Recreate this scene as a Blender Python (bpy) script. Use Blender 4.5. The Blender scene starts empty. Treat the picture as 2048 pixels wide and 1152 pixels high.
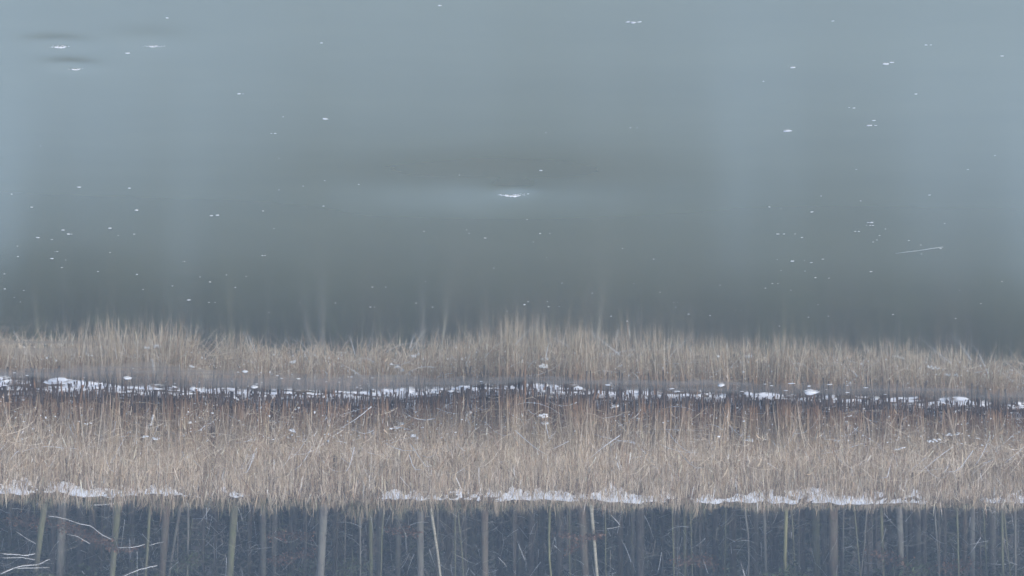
import bpy, math, random
import numpy as np
from mathutils import Vector

random.seed(7)
rng = np.random.default_rng(7)
R = math.radians
scene = bpy.context.scene
col = scene.collection

# ------------------------------------------------------------------ camera
# The photograph is shown upside down: a lake shore in winter taken from a hill
# across the ice and then turned by half a turn, so the camera is rolled 180 deg.
F = 6400.0                      # focal length in pixels of the 2048 px wide photo
CAM_H = 7.70
PITCH = R(7.41)                 # looking down
cam_data = bpy.data.cameras.new('camera')
cam_data.sensor_width = 36.0
cam_data.lens = 36.0 * F / 2048.0
cam_data.clip_start = 0.5
cam_data.clip_end = 5000.0
cam = bpy.data.objects.new('camera', cam_data)
col.objects.link(cam)
cam.location = (0, 0, CAM_H)
from mathutils import Matrix
cam.rotation_euler = (Matrix.Rotation(R(90) - PITCH, 3, 'X') @ Matrix.Rotation(math.pi, 3, 'Z')).to_euler()
scene.camera = cam

# ------------------------------------------------------------------ sky, sun, exposure
SUN_EL, SUN_ROT = R(38), R(215)
world = bpy.data.worlds.new('World')
scene.world = world
world.use_nodes = True
wn = world.node_tree.nodes
bg = wn['Background']
sky = wn.new('ShaderNodeTexSky')
sky.sky_type = 'NISHITA'
sky.sun_disc = False
sky.sun_elevation = SUN_EL
sky.sun_rotation = SUN_ROT
sky.air_density = 1.0
sky.dust_density = 2.5
sky.ozone_density = 1.0
world.node_tree.links.new(sky.outputs[0], bg.inputs[0])
bg.inputs[1].default_value = 0.12
sd = bpy.data.lights.new('sun', 'SUN')
sd.energy = 0.8
sd.angle = R(40)
sd.color = (1.0, 0.98, 0.92)
sun = bpy.data.objects.new('sun', sd)
col.objects.link(sun)
to_sun = Vector((math.sin(SUN_ROT) * math.cos(SUN_EL), math.cos(SUN_ROT) * math.cos(SUN_EL), math.sin(SUN_EL)))
sun.rotation_euler = to_sun.to_track_quat('Z', 'Y').to_euler()
sun.location = to_sun * 60
vs = scene.view_settings
vs.view_transform = 'Standard'
vs.look = 'None'
vs.gamma = 1.0
vs.use_curve_mapping = False
vs.exposure = 0.82
scene.cycles.sample_clamp_indirect = 3.0
scene.cycles.use_denoising = True

# ------------------------------------------------------------------ picture -> place
cp, sp = math.cos(PITCH), math.sin(PITCH)

def ray(px, py):
    """direction of a photo pixel (2048 x 1152, as shown upside down)"""
    u = -(px - 1024.0) / F
    v = (py - 576.0) / F            # upright: larger y in the photo = higher in the place
    return np.array([u, cp + v * sp, -sp + v * cp])

def on_z(px, py, z=0.0):
    d = ray(px, py)
    t = (z - CAM_H) / d[2]
    return np.array([d[0] * t, d[1] * t, z])

def on_y(px, py, y):
    d = ray(px, py)
    t = y / d[1]
    return np.array([d[0] * t, y, CAM_H + d[2] * t])

def line_fn(pts, z):
    w = np.array([on_z(x, y, z) for x, y in pts])
    o = np.argsort(w[:, 0])
    w = w[o]
    return lambda X: np.interp(X, w[:, 0], w[:, 1])

SHORE = line_fn([(0, 757), (150, 761), (300, 772), (500, 781), (700, 783), (900, 776), (1060, 766), (1200, 776),
                 (1400, 786), (1600, 791), (1800, 793), (2048, 806)], 0.0)
FROST = line_fn([(0, 738), (150, 735), (270, 728), (400, 734), (500, 744), (700, 749), (900, 750), (1100, 752),
                 (1400, 762), (1700, 768), (2048, 784)], 0.0)
REED = line_fn([(0, 777), (300, 786), (500, 793), (800, 795), (1010, 776), (1200, 792), (1600, 799), (2048, 815)], 0.05)
CREST_Z = 1.62
CREST = line_fn([(0, 991), (500, 999), (1000, 1004), (1500, 1008), (2048, 1008)], CREST_Z)

# value noise for shapes
_perm = rng.random((64, 64))
def vnoise(x, y):
    x = np.asarray(x, float); y = np.asarray(y, float)
    xi = np.floor(x).astype(int); yi = np.floor(y).astype(int)
    fx = x - xi; fy = y - yi
    fx = fx * fx * (3 - 2 * fx); fy = fy * fy * (3 - 2 * fy)
    a = _perm[xi % 64, yi % 64]; b = _perm[(xi + 1) % 64, yi % 64]
    c = _perm[xi % 64, (yi + 1) % 64]; d = _perm[(xi + 1) % 64, (yi + 1) % 64]
    return (a * (1 - fx) + b * fx) * (1 - fy) + (c * (1 - fx) + d * fx) * fy

def smooth(e0, e1, v):
    t = np.clip((np.asarray(v, float) - e0) / (e1 - e0), 0, 1)
    return t * t * (3 - 2 * t)

def ground_z(x, y):
    x = np.asarray(x, float); y = np.asarray(y, float)
    s = SHORE(x); c = CREST(x)
    foot = c - 4.2
    z = np.full(np.broadcast(x, y).shape, -0.9)
    shelf = 0.035 + 0.03 * smooth(0, 8, y - s) + 0.035 * (vnoise(x * 1.7, y * 1.1) - 0.5)
    z = np.where(y > s - 1.5, -0.9 + (shelf + 0.9) * smooth(-1.5, 0.25, y - s + 1.1 * (vnoise(x * 1.3, y * 0.3) - 0.5) + 0.9 * (vnoise(x * 4.1 + 5, y * 0.5) - 0.5)), z)
    t = smooth(0, 1, (y - foot) / 4.2)
    crest = CREST_Z + 0.06 * (vnoise(x * 0.8 + 9, y * 0.5) - 0.5) + 0.07 * (vnoise(x * 2.9 + 3, y * 0.9) - 0.5) + 0.04 * (vnoise(x * 7.1, y * 2.9) - 0.5)
    z = np.where(y > foot, 0.07 + (crest - 0.07) * t, z)
    z = np.where(y > c, crest, z)
    back = 0.55 + 0.15 * (vnoise(x * 0.25, y * 0.25) - 0.5)
    z = np.where(y > c + 1.3, crest + (back - crest) * smooth(0, 4.5, y - c - 1.3), z)
    # hill on the photographer's side of the lake
    z = np.where(y < 22, -0.9 + 7.0 * smooth(22, 3, y), z)
    return z

# ------------------------------------------------------------------ materials
def mat(name):
    m = bpy.data.materials.new(name)
    m.use_nodes = True
    nt = m.node_tree
    return m, nt, nt.nodes['Principled BSDF']

def noise_node(nt, scale, detail=4, rough=0.55, vec=None):
    n = nt.nodes.new('ShaderNodeTexNoise')
    n.inputs['Scale'].default_value = scale
    n.inputs['Detail'].default_value = detail
    n.inputs['Roughness'].default_value = rough
    if vec is not None:
        nt.links.new(vec, n.inputs['Vector'])
    return n

def ramp(nt, src, stops):
    r = nt.nodes.new('ShaderNodeValToRGB')
    e = r.color_ramp.elements
    while len(e) < len(stops):
        e.new(0.5)
    for k, (p, c) in enumerate(stops):
        e[k].position = p
        e[k].color = (c[0], c[1], c[2], 1)
    nt.links.new(src, r.inputs[0])
    return r

def coords(nt, kind='Object', scale=(1, 1, 1)):
    tc = nt.nodes.new('ShaderNodeTexCoord')
    mp = nt.nodes.new('ShaderNodeMapping')
    mp.inputs['Scale'].default_value = scale
    nt.links.new(tc.outputs[kind], mp.inputs['Vector'])
    return mp.outputs[0]

def bump(nt, bsdf, src, strength, dist=0.02):
    b = nt.nodes.new('ShaderNodeBump')
    b.inputs['Strength'].default_value = strength
    b.inputs['Distance'].default_value = dist
    nt.links.new(src, b.inputs['Height'])
    nt.links.new(b.outputs[0], bsdf.inputs['Normal'])

def simple(name, c1, c2, scale=8.0, rough=0.8, spec=0.3, stretch=(1, 1, 1), b=0.0, obj_var=0.0):
    m, nt, bs = mat(name)
    v = coords(nt, 'Object', stretch)
    n = noise_node(nt, scale, 5, 0.6, v)
    r = ramp(nt, n.outputs[0], [(0.3, c1), (0.7, c2)])
    out = r.outputs[0]
    if obj_var:
        oi = nt.nodes.new('ShaderNodeObjectInfo')
        mr = nt.nodes.new('ShaderNodeMapRange')
        mr.inputs[3].default_value = 1 - obj_var
        mr.inputs[4].default_value = 1 + obj_var
        nt.links.new(oi.outputs['Random'], mr.inputs[0])
        hs = nt.nodes.new('ShaderNodeHueSaturation')
        nt.links.new(out, hs.inputs['Color'])
        nt.links.new(mr.outputs[0], hs.inputs['Value'])
        out = hs.outputs[0]
    nt.links.new(out, bs.inputs['Base Color'])
    bs.inputs['Roughness'].default_value = rough
    bs.inputs['Specular IOR Level'].default_value = spec
    if b:
        bump(nt, bs, n.outputs[0], b)
    return m

def tinted(name, rough=0.7, spec=0.25, trans=0.0):
    """each strand or leaf of a mass has its own colour, stored as an attribute"""
    m, nt, bs = mat(name)
    a = nt.nodes.new('ShaderNodeAttribute')
    a.attribute_name = 'tint'
    nt.links.new(a.outputs['Color'], bs.inputs['Base Color'])
    bs.inputs['Roughness'].default_value = rough
    bs.inputs['Specular IOR Level'].default_value = spec
    return m

M = {}
M['tint'] = tinted('dry_plant_fibre')
M['foliage'] = tinted('needle_foliage', 0.6, 0.2)
M['stub'] = simple('wet_reed_stub', (0.030, 0.022, 0.020), (0.105, 0.075, 0.060), 14, 0.55, 0.4, (1, 1, 0.4), 0.3, 0.35)
M['stub_brown'] = simple('brown_reed_stub', (0.12, 0.07, 0.045), (0.30, 0.19, 0.12), 14, 0.6, 0.3, (1, 1, 0.3), 0.3, 0.25)
M['straw'] = simple('pale_straw', (0.36, 0.29, 0.22), (0.58, 0.50, 0.40), 10, 0.6, 0.3, (1, 1, 0.2), 0.2, 0.25)
M['seed'] = simple('cattail_felt', (0.030, 0.018, 0.014), (0.07, 0.04, 0.03), 60, 0.95, 0.1)
M['dead_twig'] = simple('dead_twig', (0.10, 0.105, 0.105), (0.26, 0.27, 0.27), 6, 0.85, 0.2)
M['branch_bark'] = simple('grey_branch_bark', (0.10, 0.095, 0.085), (0.22, 0.21, 0.19), 9, 0.85, 0.2)

def bark(name, c1, c2, c3, lichen=None):
    m, nt, bs = mat(name)
    v = coords(nt, 'Object', (1, 1, 0.16))
    n = noise_node(nt, 16, 6, 0.65, v)
    v2 = coords(nt, 'Object', (1, 1, 0.7))
    n2 = noise_node(nt, 2.2, 4, 0.6, v2)
    r = ramp(nt, n.outputs[0], [(0.30, c1), (0.5, c2), (0.72, c3)])
    out = r.outputs[0]
    c1, c2, c3 = c1, c2, c3
    if lichen:
        mx = nt.nodes.new('ShaderNodeMix'); mx.data_type = 'RGBA'
        r2 = ramp(nt, n2.outputs[0], [(0.42, (0, 0, 0)), (0.66, (1, 1, 1))])
        nt.links.new(r2.outputs[0], mx.inputs[0])
        nt.links.new(out, mx.inputs[6])
        mx.inputs[7].default_value = (*lichen, 1)
        out = mx.outputs[2]
    nt.links.new(out, bs.inputs['Base Color'])
    bs.inputs['Roughness'].default_value = 0.9
    bs.inputs['Specular IOR Level'].default_value = 0.15
    bump(nt, bs, n.outputs[0], 0.7, 0.03)
    return m

M['bark_grey'] = bark('spruce_bark_grey', (0.111, 0.108, 0.107), (0.195, 0.191, 0.189), (0.312, 0.305, 0.299), (0.247, 0.260, 0.240))
M['bark_olive'] = bark('mossy_bark', (0.096, 0.096, 0.072), (0.180, 0.180, 0.138), (0.276, 0.270, 0.210), (0.186, 0.210, 0.120))
M['bark_brown'] = bark('pine_bark_brown', (0.098, 0.078, 0.065), (0.182, 0.150, 0.127), (0.286, 0.240, 0.208), (0.195, 0.189, 0.163))
M['bark_dark'] = bark('dark_bark', (0.068, 0.065, 0.063), (0.128, 0.123, 0.120), (0.210, 0.203, 0.195))  # darker bark tones, no lichen
M['bark_yellow'] = bark('yellow_lichen_bark', (0.16, 0.165, 0.09), (0.25, 0.25, 0.15), (0.34, 0.335, 0.22), (0.30, 0.31, 0.17))

def birch():
    m, nt, bs = mat('birch_bark')
    v = coords(nt, 'Object', (1, 1, 7))
    n = noise_node(nt, 2.6, 5, 0.7, v)
    r = ramp(nt, n.outputs[0], [(0.30, (0.09, 0.085, 0.075)), (0.38, (0.34, 0.33, 0.27)), (0.65, (0.52, 0.51, 0.44))])
    nt.links.new(r.outputs[0], bs.inputs['Base Color'])
    bs.inputs['Roughness'].default_value = 0.75
    bump(nt, bs, n.outputs[0], 0.3, 0.01)
    return m
M['birch'] = birch()

def snow_mat():
    m, nt, bs = mat('snow')
    v = coords(nt, 'Object')
    n = noise_node(nt, 30, 6, 0.65, v)
    r = ramp(nt, n.outputs[0], [(0.3, (0.74, 0.79, 0.86)), (0.7, (0.86, 0.89, 0.93))])
    nt.links.new(r.outputs[0], bs.inputs['Base Color'])
    bs.inputs['Roughness'].default_value = 0.85
    bs.inputs['Specular IOR Level'].default_value = 0.2
    bump(nt, bs, n.outputs[0], 0.5, 0.02)
    return m
M['snow'] = snow_mat()

def ground_mat():
    """leaf litter and old grass with snow lying over part of it"""
    m, nt, bs = mat('winter_ground')
    v = coords(nt, 'Object')
    n = noise_node(nt, 7, 8, 0.7, v)
    n2 = noise_node(nt, 0.9, 6, 0.62, v)
    r = ramp(nt, n.outputs[0], [(0.28, (0.05, 0.040, 0.030)), (0.5, (0.14, 0.11, 0.08)), (0.75, (0.26, 0.21, 0.15))])
    at = nt.nodes.new('ShaderNodeAttribute'); at.attribute_name = 'snow'
    add = nt.nodes.new('ShaderNodeMath'); add.operation = 'ADD'
    nt.links.new(n2.outputs[0], add.inputs[0])
    nt.links.new(at.outputs['Fac'], add.inputs[1])
    r2 = ramp(nt, add.outputs[0], [(0.93, (0, 0, 0)), (1.0, (1, 1, 1))])
    mx = nt.nodes.new('ShaderNodeMix'); mx.data_type = 'RGBA'
    nt.links.new(r2.outputs[0], mx.inputs[0])
    nt.links.new(r.outputs[0], mx.inputs[6])
    mx.inputs[7].default_value = (0.80, 0.84, 0.90, 1)
    nt.links.new(mx.outputs[2], bs.inputs['Base Color'])
    bs.inputs['Roughness'].default_value = 0.95
    bs.inputs['Specular IOR Level'].default_value = 0.1
    bump(nt, bs, n.outputs[0], 0.6, 0.05)
    return m
M['ground'] = ground_mat()

def ice_mat():
    m, nt, bs = mat('lake_ice')
    v = coords(nt, 'Object', (0.45, 0.9, 1))
    n = noise_node(nt, 0.55, 5, 0.6, v)           # broad cloudy patches in the ice
    v2 = coords(nt, 'Object', (1, 0.16, 1))
    n2 = noise_node(nt, 17, 5, 0.85, v2)           # fine frost grain
    fr = nt.nodes.new('ShaderNodeAttribute'); fr.attribute_name = 'frost'
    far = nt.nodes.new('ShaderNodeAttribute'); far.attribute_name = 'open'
    deep = ramp(nt, far.outputs['Fac'], [(0.0, (0.24, 0.22, 0.165)), (0.20, (0.235, 0.245, 0.185)), (0.42, (0.25, 0.28, 0.21)), (1.0, (0.305, 0.34, 0.27))])  # reed and sky reflection put into the colour: tan near shore, lighter offshore
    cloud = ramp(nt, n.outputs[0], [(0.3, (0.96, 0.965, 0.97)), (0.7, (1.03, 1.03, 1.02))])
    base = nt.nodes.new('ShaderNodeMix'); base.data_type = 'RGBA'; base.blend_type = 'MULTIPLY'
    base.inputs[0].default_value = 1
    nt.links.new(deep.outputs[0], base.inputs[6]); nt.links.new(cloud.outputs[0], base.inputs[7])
    grain = ramp(nt, n2.outputs[0], [(0.32, (1, 1, 1)), (0.68, (1, 1, 1))])
    mul = nt.nodes.new('ShaderNodeMix'); mul.data_type = 'RGBA'; mul.blend_type = 'MULTIPLY'
    mul.inputs[0].default_value = 1
    nt.links.new(base.outputs[2], mul.inputs[6]); nt.links.new(grain.outputs[0], mul.inputs[7])
    mx = nt.nodes.new('ShaderNodeMix'); mx.data_type = 'RGBA'
    nt.links.new(fr.outputs['Fac'], mx.inputs[0])
    nt.links.new(mul.outputs[2], mx.inputs[6])
    mx.inputs[7].default_value = (0.34, 0.345, 0.325, 1)
    nt.links.new(mx.outputs[2], bs.inputs['Base Color'])
    # roughness: clear ice near the reeds, more rime towards the open lake, rough new ice at the edge
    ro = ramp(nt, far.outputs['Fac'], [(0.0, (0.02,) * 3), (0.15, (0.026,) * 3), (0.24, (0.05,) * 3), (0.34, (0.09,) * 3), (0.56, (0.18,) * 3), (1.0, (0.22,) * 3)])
    m2 = nt.nodes.new('ShaderNodeMix')
    nt.links.new(fr.outputs['Fac'], m2.inputs[0])
    nt.links.new(ro.outputs[0], m2.inputs[2])
    m2.inputs[3].default_value = 0.13
    nt.links.new(m2.outputs[0], bs.inputs['Roughness'])
    bs.inputs['IOR'].default_value = 1.31
    # glossy coat added to strengthen the reflections, fullest close to the reeds
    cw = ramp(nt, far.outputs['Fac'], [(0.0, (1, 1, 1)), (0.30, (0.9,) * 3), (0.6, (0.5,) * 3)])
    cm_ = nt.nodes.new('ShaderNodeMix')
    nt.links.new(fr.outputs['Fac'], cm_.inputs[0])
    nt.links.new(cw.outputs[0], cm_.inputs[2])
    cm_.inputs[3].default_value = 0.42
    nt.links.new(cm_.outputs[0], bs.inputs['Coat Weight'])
    nt.links.new(m2.outputs[0], bs.inputs['Coat Roughness'])
    bs.inputs['Coat IOR'].default_value = 1.33
    return m
M['ice'] = ice_mat()

# ------------------------------------------------------------------ mesh helpers
def tag(o, label=None, cat=None, group=None, kind=None):
    if label: o['label'] = label
    if cat: o['category'] = cat
    if group: o['group'] = group
    if kind: o['kind'] = kind
    return o

def mesh_np(name, verts, faces, tint=None, smooth_=False, attrs=None):
    """verts (n,3), faces list of (m,k) arrays"""
    verts = np.asarray(verts, np.float32)
    me = bpy.data.meshes.new(name)
    if not isinstance(faces, list):
        faces = [faces]
    faces = [np.asarray(f, np.int32) for f in faces if len(f)]
    loops = np.concatenate([f.ravel() for f in faces])
    totals = np.concatenate([np.full(len(f), f.shape[1], np.int32) for f in faces])
    starts = np.concatenate([[0], np.cumsum(totals)[:-1]]).astype(np.int32)
    me.vertices.add(len(verts)); me.vertices.foreach_set('co', verts.ravel())
    me.loops.add(len(loops)); me.loops.foreach_set('vertex_index', loops)
    me.polygons.add(len(totals)); me.polygons.foreach_set('loop_start', starts)
    me.polygons.foreach_set('loop_total', totals)
    if smooth_:
        me.polygons.foreach_set('use_smooth', np.ones(len(totals), bool))
    me.update(calc_edges=True)
    if tint is not None:
        a = me.color_attributes.new('tint', 'FLOAT_COLOR', 'POINT')
        t = np.ones((len(verts), 4), np.float32); t[:, :3] = tint
        a.data.foreach_set('color', t.ravel())
    for k, v in (attrs or {}).items():
        a = me.attributes.new(k, 'FLOAT', 'POINT')
        a.data.foreach_set('value', np.asarray(v, np.float32))
    return me

def obj(name, me, material, parent=None):
    o = bpy.data.objects.new(name, me)
    if material is not None and not me.materials:
        me.materials.append(material)
    if parent is not None:
        o.parent = parent
    col.objects.link(o)
    return o

def empty(name, loc):
    o = bpy.data.objects.new(name, None)
    o.empty_display_size = 0.2
    o.location = loc
    col.objects.link(o)
    return o

class Bag:
    def __init__(s):
        s.v = []; s.q = []; s.t = []; s.c = []; s.n = 0
    def add(s, v, q=None, t=None, c=None):
        v = np.asarray(v, float).reshape(-1, 3)
        s.v.append(v)
        if q is not None and len(q): s.q.append(np.asarray(q, int) + s.n)
        if t is not None and len(t): s.t.append(np.asarray(t, int) + s.n)
        if c is not None:
            s.c.append(np.broadcast_to(np.asarray(c, float), v.shape))
        s.n += len(v)
    def mesh(s, name, smooth_=False):
        f = []
        if s.q: f.append(np.concatenate(s.q))
        if s.t: f.append(np.concatenate(s.t))
        return mesh_np(name, np.concatenate(s.v), f, np.concatenate(s.c) if s.c else None, smooth_)

def strands(P, rad, sides=3, tint=None):
    """many tapered tubes: P (n,k,3) centre lines, rad (n,k), tint (n,3) or (n,k,3)"""
    P = np.asarray(P, float); n, k, _ = P.shape
    T = np.gradient(P, axis=1)
    T /= np.linalg.norm(T, axis=2, keepdims=True) + 1e-9
    ref = np.zeros_like(T); ref[..., 1] = 1.0
    par = np.abs(T[..., 1]) > 0.9
    ref[par] = (1, 0, 0)
    A = np.cross(T, ref); A /= np.linalg.norm(A, axis=2, keepdims=True) + 1e-9
    B = np.cross(T, A)
    ang = np.arange(sides) * 2 * math.pi / sides
    V = P[:, :, None, :] + rad[:, :, None, None] * (A[:, :, None, :] * np.cos(ang)[None, None, :, None] + B[:, :, None, :] * np.sin(ang)[None, None, :, None])
    V = V.reshape(-1, 3)
    i = np.arange(n)[:, None, None]; j = np.arange(k - 1)[None, :, None]; s = np.arange(sides)[None, None, :]
    base = i * k * sides
    a = base + j * sides + s; b = base + j * sides + (s + 1) % sides
    Q = np.stack([a, b, b + sides, a + sides], -1).reshape(-1, 4)
    C = None
    if tint is not None:
        tint = np.asarray(tint, float)
        if tint.ndim == 2: tint = np.repeat(tint[:, None, :], k, 1)
        C = np.repeat(tint[:, :, None, :], sides, 2).reshape(-1, 3)
    caps = None
    if sides >= 3:
        top = (np.arange(n)[:, None] * k * sides + (k - 1) * sides)
        if sides == 3:
            caps = top + np.arange(3)[None, :]
        else:
            caps = np.concatenate([np.stack([top[:, 0], top[:, 0] + m, top[:, 0] + m + 1], 1) for m in range(1, sides - 1)])
    return V, Q, caps, C

def ribbons(P, w, side, tint=None):
    """many leaf blades: P (n,k,3), w (n,k), side (n,3)"""
    n, k, _ = P.shape
    L = P - side[:, None, :] * w[..., None]; Rr = P + side[:, None, :] * w[..., None]
    V = np.stack([L, Rr], 2).reshape(-1, 3)
    i = np.arange(n)[:, None]; j = np.arange(k - 1)[None, :]
    a = i * k * 2 + j * 2
    Q = np.stack([a, a + 1, a + 3, a + 2], -1).reshape(-1, 4)
    C = None
    if tint is not None:
        tint = np.asarray(tint, float)
        if tint.ndim == 2: tint = np.repeat(tint[:, None, :], k, 1)
        C = np.repeat(tint[:, :, None, :], 2, 2).reshape(-1, 3)
    return V, Q, C

def tube_mesh(name, pts, rad, sides=8, smooth_=True):
    V, Q, T, _ = strands(np.asarray(pts, float)[None], np.asarray(rad, float)[None], sides)
    b = Bag(); b.add(V, Q, T)
    bot = np.stack([np.zeros(sides - 2, int), np.arange(2, sides), np.arange(1, sides - 1)], 1)
    b.t.append(bot)
    return b.mesh(name, smooth_)

def grid_mesh(name, xs, ys, zf, smooth_=True, attrs=None):
    X, Y = np.meshgrid(xs, ys)
    Z = zf(X, Y)
    nx, ny = len(xs), len(ys)
    i = np.arange(ny - 1)[:, None]; j = np.arange(nx - 1)[None, :]
    a = i * nx + j
    Q = np.stack([a, a + 1, a + nx + 1, a + nx], -1).reshape(-1, 4)
    at = {k: f(X, Y).ravel() for k, f in (attrs or {}).items()}
    return mesh_np(name, np.stack([X, Y, Z], -1).reshape(-1, 3), Q, None, smooth_, at)

_ico = None
def lump_mesh(name, seed, flat=0.35, rough=0.35, sub=2, stretch=1.0):
    """uneven snow lump, base at z = 0, about 1 wide"""
    import bmesh
    bm = bmesh.new()
    bmesh.ops.create_icosphere(bm, subdivisions=sub, radius=0.5)
    r = random.Random(seed)
    o = [r.uniform(0, 50) for _ in range(3)]
    from mathutils import noise
    for v in bm.verts:
        d = v.co.normalized()
        k = 1 + rough * noise.noise(Vector((d.x * 2.2 + o[0], d.y * 2.2 + o[1], d.z * 2.2 + o[2]))) \
            + 0.5 * rough * noise.noise(Vector((d.x * 5 + o[1], d.y * 5 + o[2], d.z * 5)))
        v.co = d * 0.5 * k
        v.co.x *= stretch
        v.co.z = max(v.co.z, -0.10) * 2 * flat
    me = bpy.data.meshes.new(name)
    bm.to_mesh(me); bm.free()
    for p in me.polygons: p.use_smooth = True
    return me

# ------------------------------------------------------------------ the setting
def axis(segs):
    out = []
    for a, b, n in segs:
        out.append(np.linspace(a, b, n, endpoint=False))
    out.append([segs[-1][1]])
    return np.concatenate(out)

xs = axis([(-420, -60, 12), (-60, -16, 30), (-16, 16, 300), (16, 60, 30), (60, 420, 12)])
ys = axis([(-120, -10, 8), (-10, 30, 20), (30, 70, 8), (70, 106, 150), (106, 140, 40), (140, 420, 14)])

def snow_amount(X, Y):
    s = SHORE(X); c = CREST(X)
    a = np.full(X.shape, 0.28)
    a = np.where((Y > s - 0.8) & (Y < s + 5.5), 0.50, a)
    a = np.where(Y > c + 1, 0.30, a)
    a = np.where(Y < 40, 0.45, a)
    return a
g = obj('ground', grid_mesh('ground', xs, ys, ground_z, True, {'snow': snow_amount}), M['ground'])
tag(g, kind='structure')

# sunken, refrozen places in the ice
DIPS = []
def dip(px, py, sx, sy, depth):
    p = on_z(px, py)
    DIPS.append((p[0], p[1], sx, sy, depth))
dip(985, 372, 2.2, 2.2, 0.075)
dip(1025, 388, 0.30, 0.5, 0.025)
dip(142, 131, 0.24, 0.34, 0.030)
dip(110, 86, 0.32, 0.36, 0.028)
dip(300, 80, 0.45, 0.6, 0.018)

def ice_z(X, Y):
    Z = 0.006 * (vnoise(X * 0.16 + 3, Y * 0.10) - 0.5)
    for x, y, sx, sy, d in DIPS:
        Z = Z - d * np.exp(-((X - x) / sx) ** 2 - ((Y - y) / sy) ** 2)
    return Z
def frost_amount(X, Y):
    e = FROST(X) + 1.4 * (vnoise(X * 1.1 + 4, X * 0 + 2.5) - 0.5) + 0.8 * (vnoise(X * 3.3, X * 0 + 7.5) - 0.5)
    f = smooth(-0.2, 0.5, Y - e) * (0.55 + 0.45 * smooth(0.25, 0.7, vnoise(X * 0.45, Y * 2.6)))
    # paler, rougher streaks among the reflections on the one side
    p = on_z(70, 682)
    f = np.maximum(f, 0.55 * np.exp(-((X - p[0]) / 1.6) ** 2 - ((Y - p[1]) / 3.2) ** 2) * smooth(0.45, 0.7, vnoise(X * 0.5, Y * 2.2)))
    return f
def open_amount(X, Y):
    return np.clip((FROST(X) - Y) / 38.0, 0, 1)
xi = axis([(-400, -40, 10), (-40, -12, 24), (-12, 12, 180), (12, 40, 24), (40, 400, 10)])
yi = axis([(4, 26, 12), (26, 62, 200), (62, 92, 170), (92, 96, 2)])
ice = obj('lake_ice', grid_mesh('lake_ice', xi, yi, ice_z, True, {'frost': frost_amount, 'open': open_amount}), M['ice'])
tag(ice, kind='structure')

# ------------------------------------------------------------------ reeds
TAN = np.array([[0.43, 0.345, 0.25], [0.49, 0.41, 0.305], [0.37, 0.28, 0.19], [0.58, 0.51, 0.40], [0.30, 0.21, 0.15], [0.47, 0.40, 0.335], [0.70, 0.635, 0.545]])
BROWN = np.array([[0.27, 0.16, 0.10], [0.34, 0.21, 0.13], [0.20, 0.12, 0.08], [0.38, 0.26, 0.18]])
DARK = np.array([[0.065, 0.046, 0.037], [0.11, 0.075, 0.055], [0.045, 0.034, 0.029]])

HX = np.array([-100, 0, 140, 170, 300, 395, 408, 440, 455, 515, 550, 700, 950, 1000, 1080, 1130, 1290, 1340, 1600, 1800, 1950, 1990, 2200])
HZ = np.array([1.2, 1.25, 1.35, 1.65, 1.80, 1.65, 0.55, 0.45, 1.55, 1.50, 1.30, 1.30, 1.40, 1.75, 1.85, 1.70, 1.72, 1.55, 1.50, 1.48, 1.45, 1.15, 1.15])
def front_height(X):
    px = 1024 - X * F / 82.0
    return np.interp(px, HX, HZ)

def pick(pal, n):
    return pal[rng.integers(0, len(pal), n)] * rng.uniform(0.85, 1.15, (n, 1))

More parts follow.
